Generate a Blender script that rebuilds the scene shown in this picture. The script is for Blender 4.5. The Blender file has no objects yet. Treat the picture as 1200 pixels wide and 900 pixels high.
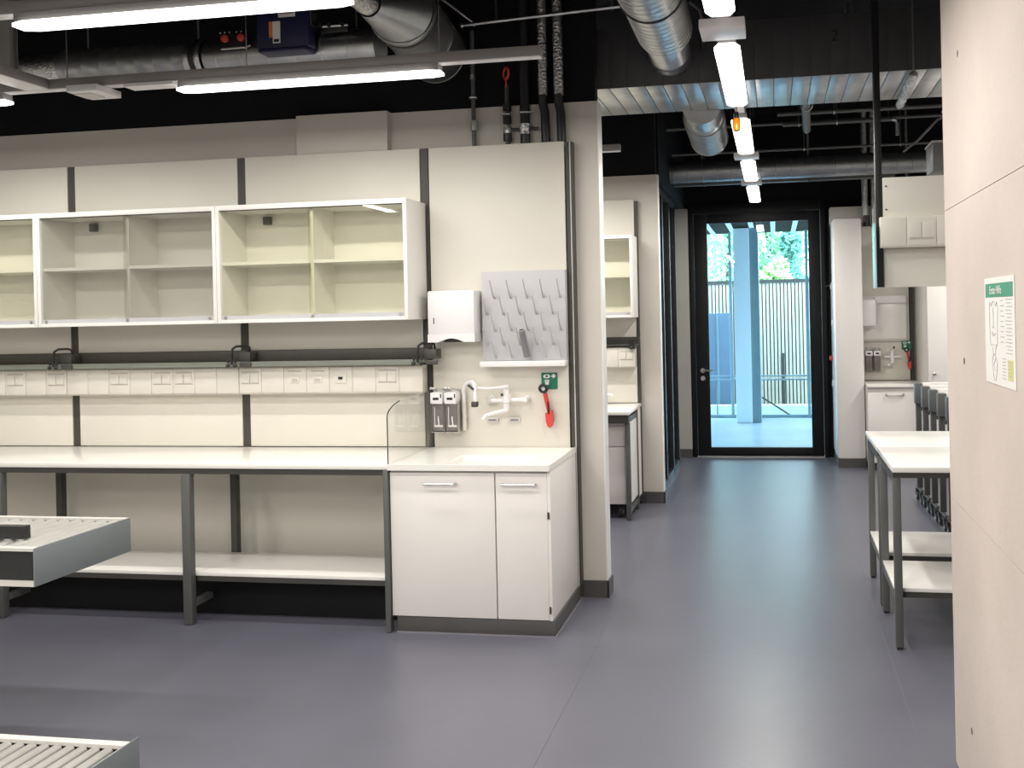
import bpy, bmesh, math, random
from mathutils import Vector, Matrix
random.seed(7)
PI = math.pi
SC = bpy.context.scene
COL = SC.collection

# ------------------------------------------------------------------ camera
H = 1.71
def cam_rows(yaw, pit, rol):
    cy, sy, cp, sp = math.cos(yaw), math.sin(yaw), math.cos(pit), math.sin(pit)
    r = Vector((cy, sy, 0)); fw = Vector((-sy*cp, cy*cp, -sp)); d = fw.cross(r)
    c, s = math.cos(rol), math.sin(rol)
    return c*r + s*d, -s*r + c*d, fw
cr, cd, cf = cam_rows(.1663, .0017, .0217)
camd = bpy.data.cameras.new('camera')
cam = bpy.data.objects.new('camera', camd); COL.objects.link(cam)
cam.matrix_world = Matrix(((cr.x, -cd.x, -cf.x, 0), (cr.y, -cd.y, -cf.y, 0), (cr.z, -cd.z, -cf.z, H), (0, 0, 0, 1)))
camd.sensor_width = 36; camd.lens = 1100/1200*36
camd.shift_x = (600-723.7)/1200; camd.shift_y = (368.1-450)/1200
camd.clip_start = .05; camd.clip_end = 200
SC.camera = cam
# ------------------------------------------------------------------ world (even overcast sky) and exposure
W = bpy.data.worlds.new('overcast_sky'); SC.world = W; W.use_nodes = True
bg = W.node_tree.nodes['Background']; bg.inputs[0].default_value = (.74, .90, 1.0, 1); bg.inputs[1].default_value = 10.0
SC.view_settings.view_transform = 'Standard'; SC.view_settings.look = 'None'
SC.view_settings.exposure = -0.08; SC.view_settings.gamma = 1.0; SC.view_settings.use_curve_mapping = False
LAMP = 4.0           # emission strength of the lamp diffusers
LAMP_W = 22.5        # watts of each lamp's own downward light, per 1.4 m
try:
    SC.cycles.max_bounces = 10; SC.cycles.transparent_max_bounces = 16; SC.cycles.sample_clamp_indirect = 6
    SC.cycles.caustics_reflective = False; SC.cycles.caustics_refractive = False
    SC.cycles.use_denoising = True
except Exception: pass

# ------------------------------------------------------------------ materials
def mat(name, col, rough=.5, metal=0.0, var=.05, scale=6.0, bump=0.0, bscale=60., spec=.5, stretch=None, emit=0):
    m = bpy.data.materials.new(name); m.use_nodes = True
    nt = m.node_tree; N = nt.nodes; L = nt.links; b = N['Principled BSDF']
    b.inputs['Roughness'].default_value = rough; b.inputs['Metallic'].default_value = metal
    b.inputs['Specular IOR Level'].default_value = spec
    tc = N.new('ShaderNodeTexCoord'); src = tc.outputs['Object']
    if stretch:
        mp = N.new('ShaderNodeMapping'); mp.inputs['Scale'].default_value = stretch
        L.new(src, mp.inputs[0]); src = mp.outputs[0]
    no = N.new('ShaderNodeTexNoise'); no.inputs['Scale'].default_value = scale; no.inputs['Detail'].default_value = 5
    L.new(src, no.inputs['Vector'])
    rp = N.new('ShaderNodeValToRGB'); rp.color_ramp.elements[0].position = .3; rp.color_ramp.elements[1].position = .7
    rp.color_ramp.elements[0].color = tuple(c*(1-var) for c in col)+(1,)
    rp.color_ramp.elements[1].color = tuple(min(1, c*(1+var)) for c in col)+(1,)
    L.new(no.outputs['Fac'], rp.inputs[0]); L.new(rp.outputs[0], b.inputs['Base Color'])
    if bump:
        n2 = N.new('ShaderNodeTexNoise'); n2.inputs['Scale'].default_value = bscale; L.new(src, n2.inputs['Vector'])
        bp = N.new('ShaderNodeBump'); bp.inputs['Strength'].default_value = bump; bp.inputs['Distance'].default_value = .01
        L.new(n2.outputs['Fac'], bp.inputs['Height']); L.new(bp.outputs[0], b.inputs['Normal'])
    if emit:
        b.inputs['Emission Color'].default_value = tuple(col)+(1,); b.inputs['Emission Strength'].default_value = emit
    return m
def glass(name, tint, rough=.0, refl=1.0):
    m = bpy.data.materials.new(name); m.use_nodes = True
    nt = m.node_tree; N = nt.nodes; L = nt.links
    for n in list(N): N.remove(n)
    out = N.new('ShaderNodeOutputMaterial'); mx = N.new('ShaderNodeMixShader')
    tr = N.new('ShaderNodeBsdfTransparent'); tr.inputs[0].default_value = tuple(tint)+(1,)
    gl = N.new('ShaderNodeBsdfGlossy'); gl.inputs['Roughness'].default_value = rough
    fr = N.new('ShaderNodeFresnel'); ge = N.new('ShaderNodeNewGeometry'); mr = N.new('ShaderNodeMapRange')
    mr.inputs['To Min'].default_value = 1.5; mr.inputs['To Max'].default_value = 1/1.5      # same reflectance on both faces of a thin pane
    L.new(ge.outputs['Backfacing'], mr.inputs['Value']); L.new(mr.outputs[0], fr.inputs[0])
    mu = N.new('ShaderNodeMath'); mu.operation = 'MULTIPLY'; mu.inputs[1].default_value = refl
    L.new(fr.outputs[0], mu.inputs[0]); L.new(mu.outputs[0], mx.inputs[0])
    L.new(tr.outputs[0], mx.inputs[1]); L.new(gl.outputs[0], mx.inputs[2]); L.new(mx.outputs[0], out.inputs[0])
    return m
M = {}
M['wall'] = mat('painted_wall', (.62, .592, .54), .8, var=.02, scale=2, bump=.05, bscale=150)
M['black'] = mat('black_paint', (.0075, .0075, .009), .8, var=.2, spec=.2)
M['ceil'] = mat('black_ceiling_paint', (.010, .010, .012), .9, var=.25, scale=1.5, spec=.1)
M['panel'] = mat('laminate_panel', (.70, .675, .605), .45, var=.015, scale=3)
M['white'] = mat('white_laminate', (.80, .77, .74), .35, var=.012, scale=3)
M['cream'] = mat('white_cabinet_board', (.84, .83, .79), .4, var=.012)
M['top'] = mat('white_worktop', (.86, .84, .80), .22, var=.012, scale=4)
M['frame'] = mat('dark_grey_powder_coat', (.058, .056, .052), .45, var=.06, bump=.03, bscale=200)
M['frame2'] = mat('mid_grey_powder_coat', (.105, .108, .104), .45, var=.05)
M['post'] = mat('umber_grey_profile', (.050, .046, .039), .5, var=.08, scale=3, stretch=(30, 30, .3))
M['plinth'] = mat('charcoal_plinth', (.075, .072, .072), .5, var=.08)
M['weld'] = mat('pale_weld_line', (.21, .205, .235), .5)
M['floor'] = mat('slate_vinyl', (.120, .121, .153), .34, var=.08, scale=1.3, bump=.04, bscale=90, spec=.8)
M['concrete'] = mat('fair_faced_concrete', (.60, .525, .475), .75, var=.11, scale=1.3, bump=.10, bscale=45)
M['concrete2'] = mat('grey_concrete_pier', (.42, .405, .37), .8, var=.07, scale=1.5, bump=.08, bscale=45)
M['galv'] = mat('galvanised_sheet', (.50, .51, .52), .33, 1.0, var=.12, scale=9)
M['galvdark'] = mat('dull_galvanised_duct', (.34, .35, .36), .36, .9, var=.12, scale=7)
M['board'] = mat('dark_duct_front', (.06, .06, .063), .6, var=.1)  # dark matte tone of the wide duct's front face
M['foil'] = mat('crinkled_aluminium_foil', (.62, .62, .62), .3, 1.0, var=.2, scale=30, bump=.9, bscale=70)
M['steel'] = mat('brushed_steel', (.60, .60, .59), .28, 1.0, var=.06)
M['roller'] = mat('bright_zinc_roller', (.62, .615, .59), .28, .5, var=.05)
M['convey'] = mat('blue_grey_painted_steel', (.165, .188, .198), .45, var=.03)
M['trunk'] = mat('grey_light_trunking', (.30, .29, .28), .5, var=.04)
M['plast'] = mat('white_plastic', (.82, .81, .82), .3, var=.01)
M['plast2'] = mat('pale_grey_plastic', (.60, .58, .55), .4, var=.02)
M['sock'] = mat('ivory_socket_plastic', (.71, .68, .615), .35, var=.01)
M['groove'] = mat('warm_grey_insert', (.50, .47, .42), .5, var=.02)  # plain grey of joints, slots and label strips
M['rack'] = mat('grey_drying_board', (.53, .53, .55), .4, var=.02)
M['blackp'] = mat('black_plastic', (.015, .015, .016), .4, var=.1)
M['bottle'] = mat('smoky_clear_plastic', (.16, .15, .14), .2, var=.1)
M['red'] = mat('red_plastic', (.62, .055, .045), .35, var=.05)
M['green'] = mat('green_safety_sign', (.008, .16, .09), .4, var=.03)
M['pgreen'] = mat('poster_green_ink', (.06, .30, .19), .5, var=.03)
M['paper'] = mat('white_paper', (.78, .76, .73), .7, var=.01)
M['ink'] = mat('grey_ink', (.22, .22, .24), .7, var=.1)
M['yellow'] = mat('pale_yellow_ink', (.62, .60, .25), .7, var=.05)
M['orange'] = mat('orange_ink', (.75, .22, .05), .6)
M['blue'] = mat('navy_blue_housing', (.012, .013, .055), .4, var=.08)
M['tray'] = mat('green_grey_shelf', (.24, .265, .225), .4, var=.05)
M['doorblack'] = mat('black_door_frame', (.007, .007, .008), .55, spec=.25)
M['pink_ink'] = mat('faint_poster_print', (.42, .41, .42), .7)
M['amber'] = mat('amber_lens', (.80, .27, .01), .15, var=.05)
M['lamp'] = mat('lamp_diffuser', (1, .97, .93), .5, emit=LAMP)
M['clear'] = glass('clear_cabinet_glass', (.972, .97, .925))
M['grey_glass'] = glass('grey_cabinet_glass', (.93, .93, .91), refl=1.5)
M['splash'] = glass('splash_guard_acrylic', (.97, .97, .965))
M['doorglass'] = glass('door_glass_blue_tint', (.83, .95, 1.0), refl=.6)
M['darkglass'] = glass('partition_glass', (.85, .87, .87))
M['cyanedge'] = mat('cyan_glass_edge', (.38, .56, .60), .2, var=.05)
M['wood'] = mat('weathered_fence_wood', (.56, .50, .40), .8, var=.15, scale=4, stretch=(8, 8, .6))
M['terrace'] = mat('wet_pale_terrace', (.47, .57, .66), .25, var=.06, scale=1.2)
M['outwhite'] = mat('sky_tinted_white', (.72, .86, .92), .7, var=.02)  # white render with the sky's blue cast put into its colour
M['slate'] = mat('blue_grey_cladding', (.13, .20, .29), .45, var=.06)
M['mull'] = mat('grey_blue_metal', (.20, .30, .33), .4, var=.05)
M['soil'] = mat('gravel', (.35, .36, .33), .9, var=.2, scale=30)
M['leaf1'] = mat('mint_leaf', (.34, .60, .36), .6, var=.3, scale=3)
M['leaf2'] = mat('dark_needle', (.20, .42, .33), .6, var=.3, scale=3)
M['leaf3'] = mat('yellow_green_leaf', (.45, .64, .26), .6, var=.3, scale=3)
M['bark'] = mat('bark', (.12, .09, .07), .9, var=.2)

# ------------------------------------------------------------------ builders
class MB:
    """collects shapes in world coordinates; build() links them as ONE mesh"""
    def __init__(s): s.bm = bmesh.new()
    def _merge(s, t):
        me = bpy.data.meshes.new('t'); t.to_mesh(me); t.free(); s.bm.from_mesh(me); bpy.data.meshes.remove(me)
    def box(s, x0, x1, y0, y1, z0, z1, bev=0.0, seg=2, rot=None):
        t = bmesh.new(); bmesh.ops.create_cube(t, size=1)
        for v in t.verts:
            v.co = Vector(((x0+x1)/2+v.co.x*(x1-x0), (y0+y1)/2+v.co.y*(y1-y0), (z0+z1)/2+v.co.z*(z1-z0)))
        if bev: bmesh.ops.bevel(t, geom=list(t.edges), offset=min(bev, .45*min(x1-x0, y1-y0, z1-z0)), segments=seg, affect='EDGES', profile=.5)
        if rot:
            c = Vector(((x0+x1)/2, (y0+y1)/2, (z0+z1)/2)) if len(rot) == 2 else Vector(rot[2])
            R = Matrix.Rotation(rot[0], 3, rot[1])
            for v in t.verts: v.co = c + R @ (v.co-c)
        s._merge(t); return s
    def poly(s, pts, ext):
        """prism: pts (3-D polygon) swept by vector ext"""
        e = Vector(ext); n = len(pts)
        a = [s.bm.verts.new(Vector(p)) for p in pts]; b = [s.bm.verts.new(Vector(p)+e) for p in pts]
        s.bm.faces.new(a[::-1]); s.bm.faces.new(b)
        for i in range(n): s.bm.faces.new((a[i], a[(i+1) % n], b[(i+1) % n], b[i]))
        return s
    def lathe(s, p0, p1, prof, n=24, caps=True):
        """prof: (t along p0->p1 in metres, radius)"""
        p0 = Vector(p0); ax = (Vector(p1)-p0).normalized()
        u = ax.orthogonal().normalized(); w = ax.cross(u); rings = []
        for t, r in prof:
            rings.append([s.bm.verts.new(p0+ax*t+(u*math.cos(2*PI*i/n)+w*math.sin(2*PI*i/n))*max(r, 1e-4)) for i in range(n)])
        for a, b in zip(rings, rings[1:]):
            for i in range(n): s.bm.faces.new((a[i], a[(i+1) % n], b[(i+1) % n], b[i]))
        if caps: s.bm.faces.new(rings[0][::-1]); s.bm.faces.new(rings[-1])
        return s
    def cyl(s, p0, p1, r, n=12, r2=None):
        d = (Vector(p1)-Vector(p0)).length
        return s.lathe(p0, p1, [(0, r), (d, r if r2 is None else r2)], n)
    def tube(s, pts, r, n=10):
        P = [Vector(p) for p in pts]; rs = r if isinstance(r, (list, tuple)) else [r]*len(P)
        T = []
        for i in range(len(P)):
            a = P[max(i-1, 0)]; b = P[min(i+1, len(P)-1)]; T.append((b-a).normalized())
        u = T[0].orthogonal().normalized(); rings = []
        for p, t, rr in zip(P, T, rs):
            u = (u-t*u.dot(t)).normalized(); w = t.cross(u)
            rings.append([s.bm.verts.new(p+(u*math.cos(2*PI*i/n)+w*math.sin(2*PI*i/n))*rr) for i in range(n)])
        for a, b in zip(rings, rings[1:]):
            for i in range(n): s.bm.faces.new((a[i], a[(i+1) % n], b[(i+1) % n], b[i]))
        s.bm.faces.new(rings[0][::-1]); s.bm.faces.new(rings[-1]); return s
    def ring(s, c, axis, R, r, n=24, k=8):
        c = Vector(c); ax = Vector(axis).normalized(); u = ax.orthogonal().normalized(); w = ax.cross(u)
        rr = []
        for i in range(n):
            a = 2*PI*i/n; d = u*math.cos(a)+w*math.sin(a)
            rr.append([s.bm.verts.new(c+d*(R+r*math.cos(2*PI*j/k))+ax*r*math.sin(2*PI*j/k)) for j in range(k)])
        for i in range(n):
            for j in range(k):
                s.bm.faces.new((rr[i][j], rr[(i+1) % n][j], rr[(i+1) % n][(j+1) % k], rr[i][(j+1) % k]))
        return s
    def ball(s, c, rx, ry=None, rz=None, seg=14):
        t = bmesh.new(); bmesh.ops.create_uvsphere(t, u_segments=seg, v_segments=seg//2+2, radius=1)
        for v in t.verts: v.co = Vector((c[0]+v.co.x*rx, c[1]+v.co.y*(ry or rx), c[2]+v.co.z*(rz or rx)))
        s._merge(t); return s
    def build(s, name, m, parent=None, smooth=40):
        bmesh.ops.recalc_face_normals(s.bm, faces=s.bm.faces)
        me = bpy.data.meshes.new(name)
        org = ORG.get(parent.name, Vector()) if parent else None
        if parent is None:
            lo = [min(v.co[i] for v in s.bm.verts) for i in range(3)]; hi = [max(v.co[i] for v in s.bm.verts) for i in range(3)]
            org = Vector(((lo[0]+hi[0])/2, (lo[1]+hi[1])/2, lo[2]))
        for v in s.bm.verts: v.co -= org
        s.bm.to_mesh(me); s.bm.free()
        for p in me.polygons: p.use_smooth = True
        me.set_sharp_from_angle(angle=math.radians(smooth))
        me.materials.append(M[m] if isinstance(m, str) else m)
        o = bpy.data.objects.new(name, me); COL.objects.link(o)
        if parent: o.parent = parent
        else: o.location = org
        ORG[o.name] = org
        return o
ORG = {}
def tag(o, label, cat, group=None):
    o['label'] = label; o['category'] = cat
    if group: o['group'] = group
    return o
def thing(name, label, cat, loc=(0, 0, 0), group=None):
    o = bpy.data.objects.new(name, None); COL.objects.link(o); o.location = loc; o.empty_display_size = .1
    ORG[o.name] = Vector(loc); return tag(o, label, cat, group)
def struct(o, label=None):
    o['kind'] = 'structure'
    if label: o['label'] = label
    return o
def sthing(name, label, loc=(0, 0, 0)):
    o = bpy.data.objects.new(name, None); COL.objects.link(o); o.location = loc; ORG[o.name] = Vector(loc); return struct(o, label)
def part(name, m, parent, *boxes, bev=0.0):
    b = MB()
    for q in boxes: b.box(*q, bev=bev)
    return b.build(name, m, parent)
def dup(root, delta, label=None, skip=()):
    d = Vector(delta)
    def rec(o, par):
        c = o.copy(); COL.objects.link(c)
        if par: c.parent = par
        ORG[c.name] = ORG[o.name] + d
        for ch in o.children:
            if ch.name.split('.')[0] not in skip: rec(ch, c)
        return c
    c = rec(root, None); c.location = root.location + d
    if label: c['label'] = label
    return c
def curve_pts(f, n, a=0., b=1.): return [f(a+(b-a)*i/(n-1)) for i in range(n)]

# ================================================================== STRUCTURE
fl = struct(part('floor', 'weld', None, (-6.5, 3.6, -2.5, 11.1, -.12, -.002)), 'dark slate vinyl floor laid in wide sheets')
xs = [-6.5, -.935, .52, 1.97, 3.6]
for a, b in zip(xs, xs[1:]):
    part('vinyl_sheet', 'floor', fl, (a+.0016, b-.0016, -2.5, 4.71, -.004, 0))
    part('vinyl_sheet', 'floor', fl, (a+.0016, b-.0016, 4.7108, 11.09, -.004, 0))
struct(part('ceiling', 'ceil', None, (-6.5, 3.6, -2.5, 11.1, 3.9, 4.05)), 'black painted ceiling above the ducts')
struct(part('wall_left', 'wall', None, (-6.65, -6.5, -2.5, 11.1, 0, 4.0)))
struct(part('wall_right', 'wall', None, (3.6, 3.75, -2.5, 11.1, 0, 4.0)))
struct(part('wall_rear', 'wall', None, (-6.5, 3.6, -2.65, -2.5, 0, 4.0)))
we = sthing('wall_end', 'black end wall around the glazed door', (-.2, 11.1, 0))
part('wall_face', 'black', we, (-6.5, -.98, 11.0, 11.15, 0, 4.0), (.585, 3.6, 11.0, 11.15, 0, 4.0), (-.98, .585, 11.0, 11.15, 2.955, 4.0))
# partition behind the bench
wb = sthing('wall_bench', 'beige partition wall behind the long lab bench', (-3.7, 5.65, 0))
part('wall_face', 'wall', wb, (-6.5, -1.032, 5.55, 5.672, .10, 2.985))
part('upper_wall', 'black', wb, (-6.5, -1.045, 5.565, 5.66, 2.985, 3.9))
struct(part('trim_3', 'wall', None, (-2.943, -2.340, 5.49, 5.55, 2.743, 2.988)), 'shallow plaster casing on the wall above the panels')
part('end_cap', 'white', wb, (-1.032, -1.026, 5.549, 5.673, .10, 2.986))
o = part('baseboard_bench', 'plinth', None, (-1.178, -1.020, 5.535, 5.55, 0, .10), (-1.026, -1.014, 5.535, 5.675, 0, .10)); struct(o)
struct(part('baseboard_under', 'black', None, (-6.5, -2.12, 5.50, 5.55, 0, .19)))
# second partition
wc = sthing('wall_bay', 'beige partition end standing behind the first, nearer the door', (-2.5, 8.4, 0))
part('wall_face', 'wall', wc, (-6.5, -1.016, 8.33, 8.42, .10, 2.935))
part('upper_wall', 'black', wc, (-6.5, -1.03, 8.345, 8.41, 2.935, 3.9))
part('end_cap', 'white', wc, (-1.016, -1.010, 8.329, 8.421, .10, 2.936))
struct(part('baseboard_bay', 'plinth', None, (-1.17, -1.004, 8.315, 8.33, 0, .10), (-1.010, -.998, 8.315, 8.42, 0, .10)))
# glazed partition along the corridor behind it
g = sthing('window_1', 'black framed glazed partition along the corridor beside the door', (-1.1, 9.7, 0))
for y in (8.52, 9.12, 9.72, 10.30):
    part('frame_post', 'blackp', g, (-1.13, -1.07, y, y+.06, 0, 2.9))
part('frame_rail', 'blackp', g, (-1.13, -1.07, 8.58, 10.36, 2.84, 2.9)); part('frame_rail', 'blackp', g, (-1.13, -1.07, 8.58, 10.36, 0, .08))
for y0, y1 in ((8.58, 9.12), (9.18, 9.72), (9.78, 10.30)):
    part('glass_pane', 'darkglass', g, (-1.105, -1.097, y0, y1, .08, 2.84))
part('door_pull', 'steel', g, (-1.06, -1.045, 8.66, 8.69, .95, 1.25))
struct(part('trim_1', 'black', None, (-1.2, -1.02, 8.5, 11.0, 2.9, 3.9)), 'black lintel above the glazed partition')
struct(part('trim_2', 'concrete2', None, (-1.20, -.985, 10.93, 10.99, .1, 2.9), (-1.26, -1.20, 10.4, 10.99, 0, 2.9)), 'narrow concrete pier left of the door')
struct(part('baseboard_end', 'plinth', None, (-1.20, -.985, 10.92, 10.99, 0, .10)))
# pale shaft casing right of the door
w4 = sthing('wall_shaft', 'pale shaft casing right of the glazed door', (.78, 10.6, 0))
part('wall_face', 'white', w4, (.628, .925, 10.28, 10.99, .09, 2.665), bev=.025)
part('upper_wall', 'wall', w4, (.628, 3.6, 10.72, 10.99, 2.0, 2.83))
struct(part('baseboard_shaft', 'plinth', None, (.632, .925, 10.285, 10.98, 0, .09)))
struct(part('wall_niche', 'wall', None, (.925, 3.6, 10.71, 10.99, 0, 2.0)), 'pale wall behind the far sink')
# concrete wall, right foreground: three cast lifts with recessed joints
wr = sthing('wall_concrete', 'fair faced concrete wall at the right edge with tie holes', (.75, 1.8, 0))
part('wall_core', 'plinth', wr, (.645, .85, -.5, 3.63, 0, 3.89))
for z0, z1 in ((0.012, .9988), (1.0012, 2.0588), (2.0612, 3.89)):
    part('concrete_panel', 'concrete', wr, (.63, .645, -.5, 2.3805, z0, z1)); part('concrete_panel', 'concrete', wr, (.63, .86, 2.3825, 3.65, z0, z1))
for y, z in ((3.338, 1.52), (3.344, 2.565), (3.341, .26)):
    MB().lathe((.6295, y, z), (.640, y, z), [(0, .012), (.0006, .012), (.001, .006)], 16).build('tie_hole', 'plinth', wr)

# door
d = sthing('door_1', 'tall black framed glazed door at the end of the corridor', (-.2, 11.0, 0))
part('door_frame', 'doorblack', d, (-.978, -.925, 10.965, 11.1, 0, 2.95), (.53, .583, 10.965, 11.1, 0, 2.95), (-.925, .53, 10.965, 11.1, 2.84, 2.95), bev=.003)
part('door_leaf', 'doorblack', d, (-.920, -.768, 10.985, 11.05, .015, 2.835), (.392, .525, 10.985, 11.05, .015, 2.835), (-.768, .392, 10.985, 11.05, .015, .11), (-.768, .392, 10.985, 11.05, 2.725, 2.835), bev=.003)
part('glass_pane', 'doorglass', d, (-.768, .392, 11.012, 11.022, .11, 2.725))
hd = MB().tube([(-.847, 10.985, 1.01), (-.847, 10.93, 1.01), (-.835, 10.925, 1.012), (-.72, 10.925, 1.012)], .011).build('door_handle', 'steel', d)
MB().cyl((-.847, 10.985, 1.01), (-.847, 10.975, 1.01), .028, 18).build('rose', 'steel', hd)
MB().cyl((-.847, 10.985, .92), (-.847, 10.972, .92), .027, 18).build('lock_cylinder', 'steel', d)
part('threshold', 'steel', d, (-.925, .53, 10.97, 11.1, 0, .012))

# ================================================================== LAMPS
def lamp(parent, p0, p1, w=.10, z=2.892, h=.014, k=1.0):
    """prismatic diffuser running p0->p1 (xy), ends chamfered"""
    a = Vector((p0[0], p0[1], z)); b = Vector((p1[0], p1[1], z)); t = (b-a).normalized(); s = Vector((-t.y, t.x, 0))*w/2
    c = .06; up = Vector((0, 0, h))
    m = MB(); pts = [a+t*0, a-s*.62, a-s+t*c, b-s-t*c, b-s*.62, b+s*.62, b+s-t*c, a+s+t*c, a+s*.62]
    m.poly([p for p in pts[1:]], up)
    ld = bpy.data.lights.new('lamp_light', 'AREA'); ld.shape = 'RECTANGLE'; ld.size = (b-a).length-.02; ld.size_y = w-.01
    ld.energy = k*LAMP_W*(b-a).length/1.4; ld.color = (1, .955, .89)
    lo = bpy.data.objects.new('lamp_light', ld); COL.objects.link(lo); lo.parent = parent
    lo.location = (a+b)/2-Vector((0, 0, .002))-ORG[parent.name]; lo.rotation_euler = (0, 0, math.atan2(t.y, t.x))
    bw = s*.70; mb = MB(); mb.poly([a+t*.01-bw+up, b-t*.01-bw+up, b-t*.01+bw+up, a+t*.01+bw+up], (0, 0, .035)); mb.build('lamp_body', 'trunk', parent)
    return m.build('diffuser', 'lamp', parent)
def trunking(label, x0, x1, y0, y1, z0=2.942, z1=2.995, group='light trunkings', fs=(.1, .3, .5, .7, .9)):
    t = thing('light_trunking', label, 'light', ((x0+x1)/2, (y0+y1)/2, z0), group)
    part('housing', 'trunk', t, (x0, x1, y0, y1, z0+.004, z1), bev=.003)
    part('white_cover', 'plast', t, (x0+.002, x1-.002, y0+.002, y1-.002, z0, z0+.004))
    for f in fs:
        x, y = x0+(x1-x0)*f, y0+(y1-y0)*f
        if x1-x0 > .2: y = (y0+y1)/2
        else: x = (x0+x1)/2
        MB().cyl((x, y, z1), (x, y, 3.895), .003, 6).build('suspension_wire', 'steel', t)
    return t
# left trunking, rear (in view), with lamps and cover plates
t2 = trunking('grey suspended light trunking in front of the bench wall, ending beside the silver pipes', -6.2, -1.08, 4.36, 4.42)
lamp(t2, (-2.99, 4.39), (-1.58, 4.39)); lamp(t2, (-5.40, 4.39), (-3.99, 4.39))
part('cover_plate', 'plast', t2, (-3.28, -3.00, 4.345, 4.435, 2.925, 2.941))
sp = part('presence_sensor', 'plast', t2, (-3.575, -3.40, 4.30, 4.49, 2.905, 2.941), bev=.004); part('sensor_lens', 'plast2', sp, (-3.56, -3.46, 4.34, 4.44, 2.899, 2.905))
t1 = trunking('grey suspended light trunking nearest the camera at the top left edge', -6.2, -1.2, 3.27, 3.33)
lamp(t1, (-2.95, 3.30), (-1.54, 3.30)); lamp(t1, (-4.9, 3.30), (-3.49, 3.30))
part('cover_plate', 'plast', t1, (-3.30, -3.08, 3.25, 3.35, 2.925, 2.941))
t3 = trunking('short cross piece of grey trunking joining the two left light lines', -3.86, -3.72, 3.36, 4.355, fs=(.5,))
part('sensor_lens', 'blackp', t3, (-3.82, -3.76, 3.78, 3.84, 2.934, 2.942))
# unseen lines added to light the room, run lengthwise for softer shadows
for (x, lab) in ((-4.2, 'unseen added light trunking over the front of the room, farthest left'), (-2.5, 'unseen added light trunking over the front of the room, middle one'), (-1.0, 'unseen added light trunking over the front of the room, nearest the corridor')):
    t = trunking(lab, x-.03, x+.03, -2.2, 2.4)
    for y in (-1.6, .35): lamp(t, (x, y), (x, y+1.4), k=2.1)
# corridor line
tc_ = trunking('white row of lamps on grey trunking running down the corridor to the door', -.22, -.16, 2.3, 10.55, fs=(.08, .33, .60, .78, .95))
for y0, y1 in ((2.45, 3.80), (4.23, 5.50), (5.91, 7.21), (7.585, 8.75), (9.18, 10.48)):
    lamp(tc_, (-.19, y0), (-.19, y1), w=.118)
for y0, y1 in ((3.97, 4.17), (7.40, 7.54), (8.98, 9.11)):
    part('sensor_box', 'plast', tc_, (-.293, -.100, y0, y1, 2.90, 2.941), bev=.004)
tr = trunking('unseen light trunking added over the right hand tables', 2.22, 2.28, 4.0, 10.0, fs=(.08, .5, .75, .97))  # out of view, added to brighten the table tops and far niche
for y0 in (4.2, 6.2, 8.2): lamp(tr, (2.25, y0), (2.25, y0+1.4), w=.118, k=1.8)
tb = trunking('short white ended light trunking in the second bay', -4.0, -1.14, 7.06, 7.12)
lamp(tb, (-3.8, 7.09), (-2.5, 7.09)); lamp(tb, (-2.35, 7.09), (-1.40, 7.09), k=2.6)  # second lamp is unseen, added to brighten the drawer pedestal
# amber beacon
bc = thing('beacon_lamp', 'small amber signal lamp hanging between the corridor lamps', 'lamp', (-.205, 5.70, 2.78))
MB().lathe((-.205, 5.70, 2.785), (-.205, 5.70, 2.90), [(0, .012), (.006, .022), (.07, .024), (.078, .02)], 16).build('lens', 'amber', bc)
MB().cyl((-.205, 5.70, 2.862), (-.205, 5.70, 2.90), .014, 12).build('socket', 'blackp', bc)
MB().cyl((-.205, 5.70, 2.90), (-.205, 5.70, 2.941), .006, 8).build('stem', 'plast2', bc)

# ================================================================== LAB MEDIA WALL
PX = [-5.735, -4.525, -3.315, -2.10]
sw = thing('service_wall', 'pale laminate wall panels between dark grey posts behind the bench and sink', 'wall panels', (-3.4, 5.48, 0))
for x in PX: part('post', 'post', sw, (x-.024, x+.024, 5.476, 5.535, .90, 2.74))
part('post', 'post', sw, (-1.214, -1.172, 5.478, 5.535, .02, 2.735)); part('post_lip', 'plast2', sw, (-1.190, -1.184, 5.474, 5.478, .02, 2.735))
for a, b in zip(PX, PX[1:]):
    part('panel', 'panel', sw, (a+.028, b-.028, 5.47, 5.49, 1.43, 2.74), bev=.002)
    part('panel', 'panel', sw, (a+.028, b-.028, 5.47, 5.49, .915, 1.245), bev=.002)
part('panel', 'panel', sw, (-5.73, -2.102, 5.47, 5.49, .195, .865))
sp_ = part('panel', 'panel', sw, (-2.069, -1.222, 5.47, 5.49, .905, 2.738), bev=.002)
for x in (-2.045, -1.245):
    for z in (2.60, 2.20): MB().cyl((x, 5.47, z), (x, 5.468, z), .004, 8).build('screw', 'plast2', sw)
for x in (-2.13, -2.15+.02-1.19): 
    for z in (2.60, 1.62): MB().cyl((x-.02, 5.47, z), (x-.02, 5.468, z), .004, 8).build('screw', 'plast2', sw)

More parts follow.
